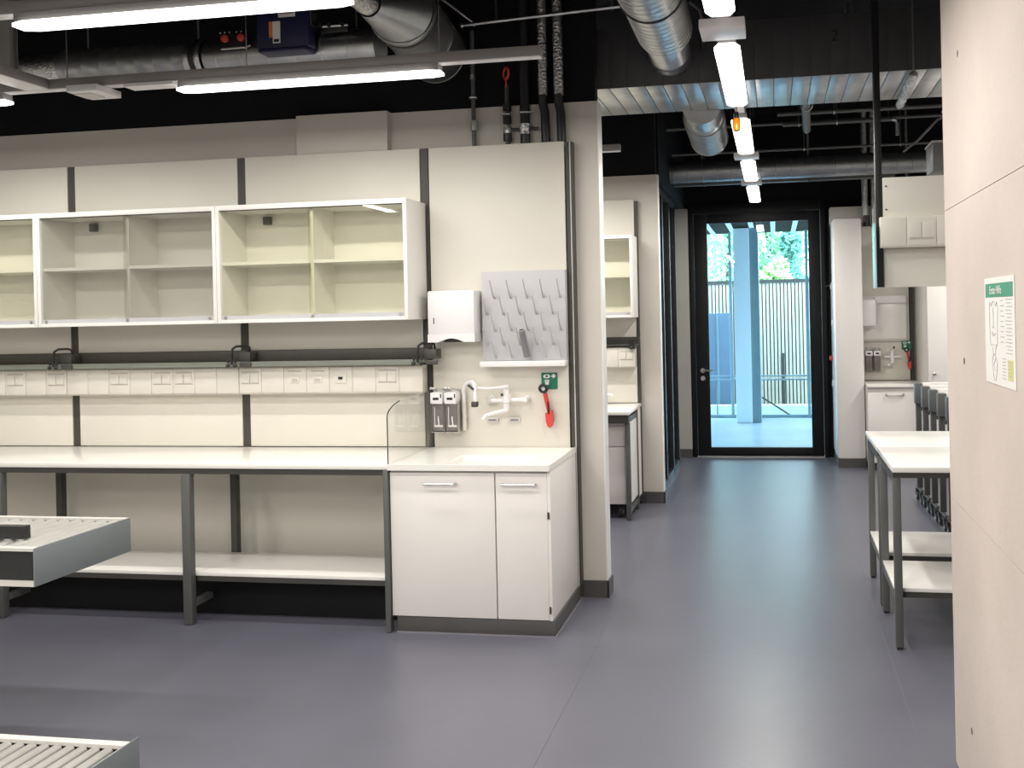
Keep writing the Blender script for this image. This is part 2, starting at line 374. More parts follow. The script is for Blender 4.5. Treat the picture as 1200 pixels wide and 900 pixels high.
# glazed wall cabinets
def wall_cabinet(x0, x1, yf, yb, z0, z1, label, glassm, name='wall_cabinet'):
    c = thing(name, label, 'cabinet', ((x0+x1)/2, (yf+yb)/2, z0), 'glazed wall cabinets')
    T = .022
    part('carcass', 'cream', c, (x0, x0+T, yf, yb, z0, z1), (x1-T, x1, yf, yb, z0, z1), (x0+T, x1-T, yf, yb, z0, z0+.02), (x0+T, x1-T, yf, yb, z1-.03, z1), bev=.0015)
    part('back_board', 'cream', c, (x0+T, x1-T, yb-.01, yb, z0+.02, z1-.03))
    xm = (x0+x1)/2; zm = z0+.348
    part('divider', 'cream', c, (xm-.009, xm+.009, yf+.03, yb-.01, z0+.02, z1-.03))
    part('shelf', 'cream', c, (x0+T, xm-.009, yf+.028, yb-.01, zm, zm+.019)); part('shelf', 'cream', c, (xm+.009, x1-T, yf+.028, yb-.01, zm, zm+.019))
    for i, (a, b, y) in enumerate(((x0+T+.003, xm+.012, yf+.016), (xm-.012, x1-T-.003, yf+.006))):
        dr = part('sliding_door', glassm, c, (a, b, y, y+.004, z0+.024, z1-.034))
        part('pull_profile', 'rack', dr, (a, b, y-.003, y+.007, z0+.0205, z0+.046))
        for xx in (a+.022, b-.022) if i else (a+.022,):
            MB().cyl((xx, y-.003, z0+.033), (xx, y-.006, z0+.033), .010, 12).build('lock', 'steel', dr)
    part('fixing_block', 'frame2', c, (x0+.155, x0+.20, yb-.045, yb-.01, z1-.095, z1-.045), bev=.004)
    part('door_track', 'post', c, (x0+T, x1-T, yf+.004, yf+.024, z1-.034, z1-.03))
    return c
wall_cabinet(-3.302, -2.095, 5.16, 5.468, 1.695, 2.402, 'white wall cabinet with clear glass doors, nearest the paper towel dispenser', 'clear')
wall_cabinet(-4.520, -3.305, 5.16, 5.468, 1.695, 2.402, 'white wall cabinet with greyish reflecting glass doors, middle of the row', 'grey_glass')
wall_cabinet(-5.735, -4.523, 5.16, 5.468, 1.695, 2.402, 'white glazed wall cabinet cut off by the left edge of the photo', 'clear')

# equipment rail with brackets
rl = thing('equipment_rail', 'dark grey shelf rail with black hooks below the wall cabinets', 'rail', (-3.9, 5.42, 1.42))
part('back_plate', 'post', rl, (-5.735, -2.082, 5.438, 5.466, 1.452, 1.522), bev=.002)
part('tray', 'tray', rl, (-5.735, -2.082, 5.345, 5.438, 1.434, 1.452), bev=.002)
part('tray_lip', 'tray', rl, (-5.735, -2.082, 5.335, 5.345, 1.424, 1.456), bev=.002)
for x in (-4.475, -3.235, -2.03):
    b = part('bracket', 'frame', rl, (x-.045, x+.03, 5.34, 5.43, 1.457, 1.515), (x-.03, x+.045, 5.322, 5.334, 1.424, 1.452), bev=.003)
    MB().tube([(x+.01, 5.38, 1.515), (x+.01, 5.37, 1.545), (x-.01, 5.36, 1.552), (x-.052, 5.33, 1.552), (x-.068, 5.315, 1.538), (x-.074, 5.31, 1.50), (x-.074, 5.31, 1.44)], .0075, 8).build('hook', 'blackp', b)
    for dx in (-.098, -.05):
        MB().ball((x+dx, 5.305, 1.434), .013, .012, .013, 10).ball((x+dx, 5.31, 1.458), .009, seg=8).build('knob', 'blackp', b)

# socket channels: eight cover plates each
def socket_strip(x0, layout, label, y=5.385, z0=1.25, z1=1.42, x1=None, yb=5.468):
    n = len(layout); L = (x1-x0) if x1 else 1.205
    s = thing('socket_channel', label, 'socket strip', (x0+L/2, y, z0), 'socket channels')
    part('housing', 'sock', s, (x0, x0+L, y+.006, yb, z0, z1), bev=.002)
    part('lower_lip', 'groove', s, (x0, x0+L, y+.001, y+.006, z0, z0+.006))
    w = L/n
    for i, k in enumerate(layout):
        a, b = x0+i*w+.0015, x0+(i+1)*w-.0015
        p = part('cover_plate', 'sock', s, (a, b, y, y+.006, z0+.008, z1-.006), bev=.001)
        part('plate_joint', 'groove', p, (b-.0005, b+.0025, y+.003, y+.0062, z0+.02, z1-.02))
        zc = z0+.10
        if k == 2:
            part('label_strip', 'groove', p, (a+.014, b-.014, y-.001, y, zc+.036, zc+.044))
            for q in (0, 1):
                xa = a+.016+q*(w-.032)/2
                part('socket', 'sock', p, (xa, xa+(w-.036)/2-.002, y-.006, y, zc-.028, zc+.030), bev=.003)
            part('lower_frame', 'groove', p, (a+.012, b-.012, y-.001, y, zc-.036, zc-.031))
        elif k == 1:
            part('label_strip', 'groove', p, (a+.03, b-.03, y-.001, y, zc+.036, zc+.043))
            part('socket', 'sock', p, (a+.045, b-.045, y-.005, y, zc-.03, zc+.01), bev=.002)
            part('socket_slot', 'groove', p, (a+.055, b-.055, y-.006, y-.005, zc-.022, zc-.006))
        elif k == 3:
            part('socket', 'sock', p, (a+.035, b-.035, y-.005, y, zc-.035, zc+.03), bev=.002)
            part('black_socket', 'blackp', p, (a+.06, b-.06, y-.008, y-.005, zc-.012, zc+.004))
    return s
socket_strip(-3.308, [2, 0, 1, 1, 3, 0, 2, 0], 'ivory socket channel with a small black outlet, nearest the soap dispensers')
socket_strip(-4.516, [0, 0, 2, 0, 2, 2, 0, 0], 'ivory socket channel with three double outlets, middle of the row under the rail')
socket_strip(-5.724, [0, 2, 0, 2, 0, 2, 0, 2], 'ivory socket channel cut off by the left edge of the photo')

# ================================================================== LONG BENCH
WZ = .911
bn = thing('lab_bench', 'long white topped lab bench on dark grey steel legs with a low shelf', 'bench', (-3.9, 5.15, 0))
part('worktop', 'top', bn, (-5.75, -2.088, 4.812, 5.466, WZ-.028, WZ), bev=.003)
part('front_rail', 'frame', bn, (-5.70, -2.117, 4.822, 4.855, WZ-.060, WZ-.0285))
LX = [-5.745, -4.535, -3.325]
for x in LX:
    part('leg', 'frame2', bn, (x, x+.052, 4.806, 4.852, .003, WZ-.060), bev=.003)
    part('rear_leg', 'frame', bn, (x-.008, x+.032, 5.30, 5.345, .003, WZ-.05), bev=.002)
    part('cross_beam', 'frame', bn, (x+.008, x+.044, 4.852, 5.30, WZ-.06, WZ-.029)); part('foot_beam', 'frame2', bn, (x+.012, x+.05, 4.852, 5.015, .095, .13))
part('leg', 'frame2', bn, (-2.116, -2.088, 4.800, 4.846, .003, WZ-.0285), bev=.003)
part('rear_leg', 'frame', bn, (-2.150, -2.112, 5.30, 5.345, .003, WZ-.05))
ex = LX+[-2.118]
for a, b in zip(ex, ex[1:]):
    part('shelf_rail', 'frame', bn, (a+.056, b-.004, 4.858, 4.885, .238, .2675))

part('low_shelf', 'top', bn, (-5.745, -2.0925, 4.854, 5.295, .268, .288), bev=.001)
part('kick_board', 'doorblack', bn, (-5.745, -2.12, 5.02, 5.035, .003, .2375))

# sink cabinet
sk = thing('sink_cabinet', 'white two door sink cabinet with inset basin at the end of the bench', 'cabinet', (-1.65, 5.17, 0))
part('body', 'white', sk, (-2.084, -1.208, 4.842, 5.466, .090, .882))
part('side_panel', 'white', sk, (-1.208, -1.190, 4.822, 5.466, .088, .882), bev=.001)
part('plinth', 'plinth', sk, (-2.060, -1.180, 4.826, 5.466, .002, .087), bev=.003)
part('weld_line', 'weld', sk, (-2.060, -1.173, 4.819, 4.826, 0, .006), (-1.180, -1.173, 4.826, 5.466, 0, .006))
for x0, x1, ha, hb in ((-2.083, -1.4955, -1.885, -1.708), (-1.4885, -1.2085, -1.452, -1.268)):
    dr = part('door', 'white', sk, (x0, x1, 4.820, 4.840, .091, .868), bev=.0015)
    MB().tube([(ha, 4.818, .812), (ha, 4.788, .812), (hb, 4.788, .812), (hb, 4.818, .812)], .005, 8).build('handle', 'steel', dr)
part('recess', 'plast2', sk, (-2.083, -1.2085, 4.832, 4.8415, .8685, .882))
for z in (.645, .145): part('hinge', 'post', sk, (-1.2065, -1.197, 4.816, 4.8215, z-.018, z+.018))
# worktop as a ring round the basin
X0, X1, Y0, Y1 = -2.086, -1.186, 4.795, 5.466; BX0, BX1, BY0, BY1 = -1.79, -1.335, 4.87, 5.16
wt = part('worktop', 'top', sk, (X0, BX0, Y0, Y1, .883, .912), (BX1, X1, Y0, Y1, .883, .912), (BX0, BX1, Y0, BY0, .883, .912), (BX0, BX1, BY1, Y1, .883, .912))
part('rim', 'top', wt, (X0, X1, Y0, Y0+.008, .911, .9155), (X1-.008, X1, Y0, Y1, .911, .9155), bev=.0015)
part('basin', 'top', wt, (BX0, BX1, BY0, BY1, .73, .74), (BX0, BX0+.006, BY0, BY1, .74, .905), (BX1-.006, BX1, BY0, BY1, .74, .905), (BX0, BX1, BY0, BY0+.006, .74, .905), (BX0, BX1, BY1-.006, BY1, .74, .905))
MB().lathe((-1.57, 5.03, .7405), (-1.57, 5.03, .745), [(0, .03), (.003, .03), (.0035, .02)], 16).build('drain', 'steel', wt)

# splash guard
def splash():
    p = [(-2.087, 4.806, .914), (-2.087, 4.806, 1.17)]
    for i in range(1, 9):
        a = PI/2*i/8; p.append((-2.087, 4.806+.28*(1-math.cos(a)), 1.17+.078*math.sin(a)))
    p += [(-2.087, 5.464, 1.262), (-2.087, 5.464, .914)]
    return p
sg = thing('splash_guard', 'clear splash guard pane with dark front edge between bench and sink', 'screen', (-2.085, 5.13, .914))
MB().poly(splash(), (.005, 0, 0)).build('pane', 'splash', sg)
ed = [(q[0]+.0025, q[1]-.001, q[2]) for q in splash()[:8]]
MB().tube(ed, .0032, 6).build('edge', 'blackp', sg)

# ------------------------------------------------------------------ on the sink panel
td = thing('paper_towel_dispenser', 'white paper towel dispenser left of the drying rack, beside the glazed cabinet', 'dispenser', (-1.89, 5.4, 1.56))
part('case', 'plast', td, (-2.043, -1.752, 5.325, 5.468, 1.60, 1.862), bev=.012)
hood = MB()
pp = [(-2.043, 5.325, 1.605), (-1.752, 5.325, 1.605), (-1.752, 5.325, 1.555)]
for i in range(9):
    t = i/8; pp.append((-1.82-.155*t, 5.325, 1.556+.022*math.sin(PI*t)))
pp.append((-2.043, 5.325, 1.555))
hood.poly(pp, (0, .02, 0)); hood.box(-2.043, -2.03, 5.34, 5.468, 1.555, 1.605); hood.box(-1.765, -1.752, 5.34, 5.468, 1.555, 1.605)
hood.build('hood', 'plast', td)
MB().poly([(-1.96, 5.36, 1.555), (-1.84, 5.36, 1.555), (-1.87, 5.36, 1.585), (-1.93, 5.36, 1.585)], (0, .05, 0)).build('paper_slot', 'blackp', td)
part('level_slot', 'blackp', td, (-2.006, -2.000, 5.3235, 5.3255, 1.665, 1.702))

dr = thing('drying_rack', 'grey lab drying rack board with slanting pegs above the sink', 'rack', (-1.48, 5.43, 1.40))
part('board', 'rack', dr, (-1.735, -1.222, 5.425, 5.468, 1.437, 1.972), bev=.003)
part('drip_tray', 'plast', dr, (-1.737, -1.220, 5.365, 5.468, 1.403, 1.436), bev=.003)
for r, (z, xa) in enumerate(((1.814, -1.657), (1.716, -1.703), (1.620, -1.656), (1.534, -1.704), (1.455, -1.655))):
    for k in range(5):
        x = xa+.1015*k
        if x > -1.235 or (r == 4 and k == 2): continue
        MB().tube([(x, 5.425, z), (x-.001, 5.412, z+.004), (x-.004, 5.385, z+.045), (x-.006, 5.352, z+.105)], [.008, .006, .005, .004], 8).build('peg', 'rack', dr)
tb_ = thing('grey_tube', 'grey plastic cylinder slipped over a drying rack peg, dark mouth up', 'tube', (-1.46, 5.40, 1.45), None)
a, b = Vector((-1.455, 5.396, 1.462)), Vector((-1.467, 5.33, 1.620)); q = (b-a).length
MB().lathe(a, b, [(0, .020), (q, .0195)], 18).build('wall', mat('grey_pvc', (.22, .22, .235), .4), tb_)
ax = (b-a).normalized()
MB().cyl(b, b+ax*.0008, .0145, 18).build('bore', 'blackp', tb_)
MB().ring(b, ax, .0175, .0022, 20, 6).build('mouth_rim', 'plast2', tb_)

def soap(x0, label, dx=0, y=5.375, z=0):
    s = thing('soap_dispenser', label, 'dispenser', (x0+.04, y+.04, 1.012), 'soap dispensers by the bench sink')
    part('back_plate', 'plast2', s, (x0, x0+.083, y+.075, y+.093, 1.015, 1.27))
    part('bottle', 'bottle', s, (x0+.004, x0+.079, y+.002, y+.074, 1.022, 1.19), bev=.004)
    part('side_bracket', 'steel', s, (x0, x0+.0025, y, y+.075, 1.012, 1.20), (x0+.0805, x0+.083, y, y+.075, 1.012, 1.20), (x0+.0025, x0+.0805, y, y+.075, 1.012, 1.018))
    h = part('pump_head', 'plast', s, (x0+.003, x0+.08, y-.02, y+.074, 1.185, 1.255), bev=.008)
    part('printed_mark', 'blackp', h, (x0+.022, x0+.058, y-.0212, y-.020, 1.21, 1.224))
    part('head_clip', 'blackp', h, (x0+.068, x0+.0745, y-.0216, y-.02, 1.222, 1.246))
    MB().tube([(x0+.05, y, 1.055), (x0+.046, y, 1.10)], .0035, 8).ball((x0+.046, y, 1.105), .005, seg=8).tube([(x0+.024, y+.001, 1.05), (x0+.024, y+.001, 1.165)], .002, 6).build('dip_tube', 'plast', s)
    part('bottle_label', 'plast2', s, (x0+.02, x0+.074, y-.001, y+.0015, 1.046, 1.058))
    MB().tube([(x0+.01, y+.07, 1.262), (x0+.012, y-.04, 1.278), (x0+.03, y-.07, 1.285), (x0+.058, y-.07, 1.285), (x0+.068, y-.04, 1.278), (x0+.07, y+.07, 1.262)], .0045, 8).build('arm_lever', 'steel', s)
    return s
soap(-2.053, 'wall soap dispenser with dark bottle and white head, next to the splash guard')
soap(-1.966, 'wall soap dispenser with dark bottle and white head, next to the white swan neck tap')

tp = thing('swan_neck_tap', 'white swan neck lab tap with black outlet beside the soap dispensers', 'tap', (-1.866, 5.43, 1.0))
MB().tube([(-1.866, 5.44, 1.16), (-1.866, 5.44, 1.235)]+[(-1.866+.06*(1-math.cos(t)), 5.44-.03*t, 1.235+.078*math.sin(t)) for t in [PI/2*i/6 for i in range(1, 7)]]+[(-1.785, 5.36, 1.316), (-1.763, 5.33, 1.306), (-1.752, 5.31, 1.285), (-1.749, 5.305, 1.25), (-1.749, 5.305, 1.205)], .0115, 12).build('neck', 'plast', tp)
MB().cyl((-1.866, 5.44, 1.02), (-1.866, 5.44, 1.19), .0135, 14).build('stem', 'sock', tp)
MB().box(-1.772, -1.734, 5.288, 5.322, 1.172, 1.205, bev=.006).build('outlet', 'post', tp)
MB().tube([(-1.790, 5.300, 1.302), (-1.757, 5.295, 1.276)], .0075, 8).build('marker_ring', 'blackp', tp)
MB().cyl((-1.866, 5.44, 1.10), (-1.866, 5.468, 1.10), .010, 10).build('wall_fixing', 'plast', tp)
mx = thing('wall_mixer_tap', 'white wall mixer tap with two long elbow levers above the basin', 'tap', (-1.59, 5.41, 1.1))
MB().cyl((-1.700, 5.415, 1.197), (-1.476, 5.415, 1.205), .0125, 12).build('cross_pipe', 'plast', mx)
for x, z, r in ((-1.700, 1.197, .034), (-1.476, 1.205, .02)):
    MB().lathe((x, 5.469, z), (x, 5.40, z), [(0, r), (.012, r), (.02, r*.7), (.069, .014)], 18).build('flange', 'plast2' if r > .03 else 'plast', mx)
MB().lathe((-1.588, 5.40, 1.135), (-1.588, 5.40, 1.275), [(0, .012), (.01, .019), (.05, .019), (.055, .026), (.10, .026), (.104, .018), (.135, .018), (.14, .014)], 16).build('valve_body', 'plast', mx)
MB().tube([(-1.575, 5.39, 1.285), (-1.60, 5.36, 1.283), (-1.67, 5.315, 1.279), (-1.73, 5.29, 1.285)], [.011, .010, .008, .007], 10).build('upper_lever', 'plast', mx)
MB().tube([(-1.585, 5.39, 1.143), (-1.64, 5.34, 1.135), (-1.69, 5.31, 1.122), (-1.705, 5.30, 1.10)], [.012, .011, .010, .010], 10).build('spout', 'plast', mx)
part('hot_cold_mark', 'post', mx, (-1.615, -1.60, 5.372, 5.375, 1.23, 1.245))
for i, x in enumerate((-1.695, -1.557)):
    s = thing('outlet_plate', ('small grey marked plate left below the mixer tap', 'small grey marked plate right below the mixer tap')[i], 'plate', (x, 5.46, 1.062), 'small plates under the mixer tap')
    part('plate', 'plast2', s, (x-.036, x+.036, 5.456, 5.469, 1.064, 1.094), bev=.002); part('marking', 'ink', s, (x-.024, x+.024, 5.4545, 5.456, 1.073, 1.083))

def flat(parent, name, m, pts, y, th=.001): return MB().poly([(px, y, pz) for px, pz in pts], (0, th, 0)).build(name, m, parent)
def circ(cx, cz, rx, rz, n=20): return [(cx+rx*math.cos(2*PI*i/n), cz+rz*math.sin(2*PI*i/n)) for i in range(n)]
def eye_sign(x0, z0, s, y, label):
    g = thing('eyewash_sign', label, 'sign', (x0+s/2, y, z0), 'green eyewash signs')
    part('plate', 'green', g, (x0, x0+s, y, y+.004, z0, z0+s))
    w = 'plast'; u = s/10
    flat(g, 'eye_mark', w, circ(x0+3.4*u, z0+7.7*u, 2.2*u, 1.2*u), y-.001)
    flat(g, 'pupil_mark', 'green', circ(x0+3.4*u, z0+7.8*u, .8*u, .75*u), y-.002)
    flat(g, 'spray_mark', w, [(x0+2*u, z0+5.6*u), (x0+4.9*u, z0+5.6*u), (x0+4.5*u, z0+2.6*u), (x0+2.5*u, z0+2.6*u)], y-.001)
    for k in (-.55, 0, .55): flat(g, 'spray_gap', 'green', [(x0+(3.35+k)*u, z0+4.2*u), (x0+(3.55+k)*u, z0+4.2*u), (x0+(3.55+k)*u, z0+5.4*u), (x0+(3.35+k)*u, z0+5.4*u)], y-.002)
    flat(g, 'cross_mark', w, [(x0+7.2*u, z0+6.6*u), (x0+8.2*u, z0+6.6*u), (x0+8.2*u, z0+7.4*u), (x0+9*u, z0+7.4*u), (x0+9*u, z0+8.4*u), (x0+8.2*u, z0+8.4*u), (x0+8.2*u, z0+9.2*u), (x0+7.2*u, z0+9.2*u), (x0+7.2*u, z0+8.4*u), (x0+6.4*u, z0+8.4*u), (x0+6.4*u, z0+7.4*u), (x0+7.2*u, z0+7.4*u)], y-.001)
    return g
eye_sign(-1.388, 1.262, .098, 5.464, 'green eyewash sign on the panel above the bench sink')
def eye_shower(x, y, z, s, label):
    """x,z: centre of the ring-shaped head"""
    e = thing('eyewash_shower', label, 'eyewash', (x+.03*s, y, z-.23*s), 'red eyewash hand showers')
    MB().ring((x, y-.055*s, z), (0, 1, .25), .021*s, .009*s, 22, 8).build('spray_head', 'blackp', e)
    MB().cyl((x, y-.052*s, z), (x, y-.050*s, z), .017*s, 16).build('spray_face', 'plast', e)
    MB().tube([(x+.008*s, y-.045*s, z-.028*s), (x+.02*s, y-.04*s, z-.09*s), (x+.028*s, y-.036*s, z-.145*s)], [.013*s, .014*s, .011*s], 12).build('grip', 'red', e)
    MB().tube([(x+.0245*s, y-.052*s, z-.075*s), (x+.031*s, y-.048*s, z-.15*s)], [.004*s, .007*s], 8).build('trigger', 'blackp', e)
    MB().tube([(x+.026*s, y-.032*s, z-.135*s), (x+.029*s, y-.03*s, z-.16*s)], .012*s, 10).build('connector', 'blackp', e)
    ft = [(x+.008*s, z-.145*s), (x+.052*s, z-.130*s), (x+.054*s, z-.19*s), (x+.048*s, z-.222*s), (x+.034*s, z-.234*s), (x+.020*s, z-.225*s), (x+.011*s, z-.195*s)]
    MB().poly([(p, y-.03*s-.022*s, q_) for p, q_ in ft], (0, .03*s, 0)).build('holder', 'red', e)
    part('wall_clip', 'blackp', e, (x+.018*s, x+.042*s, y-.022*s, y-.001, z-.19*s, z-.15*s))
    return e
eye_shower(-1.366, 5.469, 1.268, 1.0, 'red eyewash hand shower with black ring head hanging above the bench sink')

# ================================================================== PIPES ABOVE THE SINK PANEL
def vpipe(name, label, x, z0, z1, r, m, y=5.515, group='service pipes above the sink panel', n=14):
    t = thing(name, label, 'pipe', (x, y, z0), group)
    MB().cyl((x, y, z0), (x, y, z1), r, n).build('pipe', m, t); return t
t = vpipe('supply_pipe', 'thin grey supply pipe with fittings, leftmost above the sink panel', -1.79, 2.745, 3.45, .013, 'frame2')
MB().cyl((-1.79, 5.515, 2.84), (-1.79, 5.515, 2.90), .022, 12).build('coupling', 'steel', t)
MB().ring((-1.79, 5.515, 3.04), (0, 0, 1), .022, .007, 16, 6).build('clamp', 'steel', t); MB().cyl((-1.79, 5.515, 3.15), (-1.79, 5.515, 3.18), .018, 12).build('clamp', 'steel', t)
t = vpipe('valve_pipe', 'black valve pipe hanging below a red ring', -1.578, 2.745, 3.10, .014, 'frame')
for z in (2.765, 2.87, 2.945): MB().cyl((-1.578, 5.512, z), (-1.578, 5.512, z+.045), .026, 12).build('valve_body', 'blackp', t)
MB().ring((-1.578, 5.512, 2.925), (0, 0, 1), .026, .006, 16, 6).build('clamp', 'steel', t); MB().lathe((-1.578, 5.515, 2.80), (-1.578, 5.515, 2.86), [(0, .022), (.03, .026), (.06, .018)], 12).build('union', 'foil', t)
MB().ring((-1.575, 5.50, 3.172), (1, .9, 0), .034, .007, 20, 8).build('pull_ring', 'red', t); MB().cyl((-1.578, 5.505, 3.09), (-1.577, 5.503, 3.142), .006, 8).build('ring_stem', 'red', t)
t = vpipe('black_pipe', 'thick black insulated pipe with clamp, between valve pipe and foil pipes', -1.467, 2.745, 3.895, .030, 'blackp')
MB().ring((-1.467, 5.512, 2.93), (0, 0, 1), .031, .007, 16, 6).box(-1.437, -1.405, 5.50, 5.515, 2.925, 2.935).build('clamp', 'steel', t); MB().cyl((-1.467, 5.51, 2.80), (-1.467, 5.51, 2.86), .034, 12).build('union', 'foil', t)
MB().cyl((-1.548, 5.53, 2.835), (-1.39, 5.53, 2.835), .010, 8).build('cross_link', 'frame', t)
for x, lab in ((-1.352, 'foil wrapped silver pipe, left of the pair above the sink panel'), (-1.255, 'foil wrapped silver pipe, right of the pair above the sink panel')):
    t = vpipe('foil_pipe', lab, x, 3.02, 3.895, .031, 'foil')
    MB().tube([(x-.002, 5.505, 3.03), (x, 5.510, 2.97), (x+.010, 5.512, 2.92), (x+.012, 5.515, 2.745)], .027, 12).build('lower_sleeve', 'blackp', t)
cd_ = thing('conduit', 'thin galvanised conduit running across the black wall near the silver pipes', 'conduit', (-1.3, 5.4, 3.47))
MB().cyl((-1.815, 5.40, 3.45), (-.55, 5.40, 3.505), .011, 10).build('tube', 'galv', cd_)
MB().cyl((-1.74, 5.42, 3.46), (-1.95, 5.30, 3.62), .010, 10).build('branch', 'galv', cd_); MB().ball((-1.815, 5.40, 3.45), .017, seg=10).ball((-1.74, 5.41, 3.455), .016, seg=10).build('joint', 'galv', cd_)
for x in (-1.6, -.9): MB().cyl((x, 5.40, 3.47), (x, 5.40, 3.895), .005, 6).build('hanger', 'galv', cd_)

# ================================================================== DUCTS
def spiral(m, p0, p1, r, pitch=.115, ridge=.004, n=32):
    d = (Vector(p1)-Vector(p0)).length; prof = [(0, r)]; t = pitch*.5
    while t < d-.02:
        prof += [(t-.006, r), (t-.003, r+ridge), (t+.003, r+ridge), (t+.006, r)]; t += pitch
    prof.append((d, r)); return m.lathe(p0, p1, prof, n)
def hang(t, x, y, z, r, m='galvdark'):
    MB().cyl((x, y, z+r), (x, y, 3.895), .006, 6).build('hanger_rod', m, t)
du = thing('spiral_duct', 'galvanised spiral duct along the bench wall carrying the blue box', 'duct', (-3.4, 5.0, 3.13))
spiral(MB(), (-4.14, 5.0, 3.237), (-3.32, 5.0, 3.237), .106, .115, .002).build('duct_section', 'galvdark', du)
spiral(MB(), (-3.20, 5.0, 3.237), (-2.16, 5.0, 3.237), .100, .16).build('duct_section', 'galv', du)
MB().lathe((-4.42, 5.0, 3.235), (-4.14, 5.0, 3.237), [(0.028*i, .094 if i % 2 else .089) for i in range(11)], 28).build('flexible_section', 'foil', du)
MB().lathe((-4.47, 5.0, 3.235), (-4.42, 5.0, 3.235), [(0, .10), (.02, .104), (.05, .10)], 28).build('black_collar', 'blackp', du)
spiral(MB(), (-6.2, 5.0, 3.235), (-4.47, 5.0, 3.235), .098, .16).build('duct_section', 'galv', du)
for i, x in enumerate((-3.32, -3.285, -3.25)): MB().lathe((x, 5.0, 3.237), (x+.034, 5.0, 3.237), [(0, .106), (.012, .112), (.022, .112), (.034, .104)], 28).build('clamp_band', 'blackp' if i == 1 else 'galv', du)
for x in (-4.0, -3.28, -2.3): hang(du, x, 5.0, 3.237, .105)
bx = thing('damper_actuator', 'navy blue control box with white and orange stickers on the spiral duct', 'control box', (-2.64, 4.85, 3.15))
bb = part('housing', 'blue', bx, (-2.797, -2.49, 4.80, 4.885, 3.21, 3.47), bev=.006); part('lower_cover', 'blue', bx, (-2.785, -2.50, 4.79, 4.90, 3.186, 3.21), bev=.006)
part('sticker', 'paper', bx, (-2.665, -2.565, 4.7985, 4.80, 3.375, 3.425)); part('sticker', 'paper', bx, (-2.700, -2.655, 4.7985, 4.80, 3.235, 3.355)); part('orange_sticker', 'orange', bx, (-2.722, -2.700, 4.7985, 4.80, 3.268, 3.355))
for z in (3.41, 3.395): part('print_line', 'ink', bx, (-2.655, -2.575, 4.7978, 4.7985, z-.003, z+.003))
part('black_print', 'blackp', bx, (-2.693, -2.663, 4.7978, 4.7985, 3.242, 3.258)); part('side_bracket', 'galv', bx, (-2.49, -2.480, 4.82, 4.88, 3.33, 3.41))
vg = thing('valve_group', 'pair of small red valve handles on the spiral duct', 'valve', (-2.97, 4.86, 3.24))
for x in (-3.025, -2.925):
    MB().lathe((x, 4.885, 3.30), (x, 4.845, 3.30), [(0, .010), (.02, .010), (.022, .022), (.034, .022), (.038, .012)], 8).build('handle', 'red', vg)
    for dx in (-.028, 0, .028): MB().ball((x+dx, 4.86, 3.335), .005, seg=8).build('lug', 'steel', vg)
MB().tube([(-3.06, 4.88, 3.255), (-3.05, 4.865, 3.245), (-2.90, 4.865, 3.245), (-2.885, 4.88, 3.26)], .005, 8).build('bail', 'plast2', vg)
part('mount', 'blackp', vg, (-3.05, -2.90, 4.885, 4.898, 3.26, 3.33))
db = thing('damper_lever', 'dark damper linkage with small clamps on the duct right of the blue box', 'linkage', (-2.35, 4.92, 3.26))
part('plate', 'blackp', db, (-2.46, -2.30, 4.885, 4.91, 3.30, 3.36), bev=.006); MB().cyl((-2.44, 4.87, 3.33), (-2.29, 4.87, 3.33), .007, 8).build('rod', 'steel', db)
for x in (-2.45, -2.40, -2.32): MB().cyl((x, 4.89, 3.335), (x, 4.86, 3.335), .013, 10).build('clamp', 'blackp', db)
# reducer duct running away from the camera over the wall
rd = thing('reducer_duct', 'large dull duct with conical reducer above the left trunking', 'duct', (-1.95, 4.9, 3.17))
A = Vector((-1.951, 4.80, 3.362)); B = Vector((-2.005, 5.47, 3.318))
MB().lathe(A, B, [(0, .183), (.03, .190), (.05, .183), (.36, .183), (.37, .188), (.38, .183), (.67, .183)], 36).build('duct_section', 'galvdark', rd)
MB().ring(A+Vector((0, .05, 0)), (0, 1, 0), .187, .008, 36, 8).build('black_gasket', 'blackp', rd); MB().ring(B, (0, 1, 0), .183, .004, 36, 6).build('end_flange', 'galv', rd)
s0 = Vector((-2.002, 4.5, 3.302)); rings = MB(); n = 36; rr = []
for k in range(2):
    c, r = ((s0, .066), (A, .178))[k]
    rr.append([rings.bm.verts.new(c+Vector((r*math.cos(2*PI*i/n), 0, r*math.sin(2*PI*i/n)))) for i in range(n)])
for i in range(n): rings.bm.faces.new((rr[0][i], rr[0][(i+1) % n], rr[1][(i+1) % n], rr[1][i]))
rings.build('cone', 'galvdark', rd)
MB().lathe((-2.002, 3.9, 3.302), s0, [(.05*i, .062 if i % 2 else .058) for i in range(13)], 24).build('flexible_section', 'foil', rd)
part('duct_bracket', 'steel', rd, (-1.79, -1.765, 4.86, 4.88, 3.42, 3.46)); hang(rd, -1.951, 5.1, 3.362, .183); hang(rd, -2.002, 4.2, 3.302, .06)
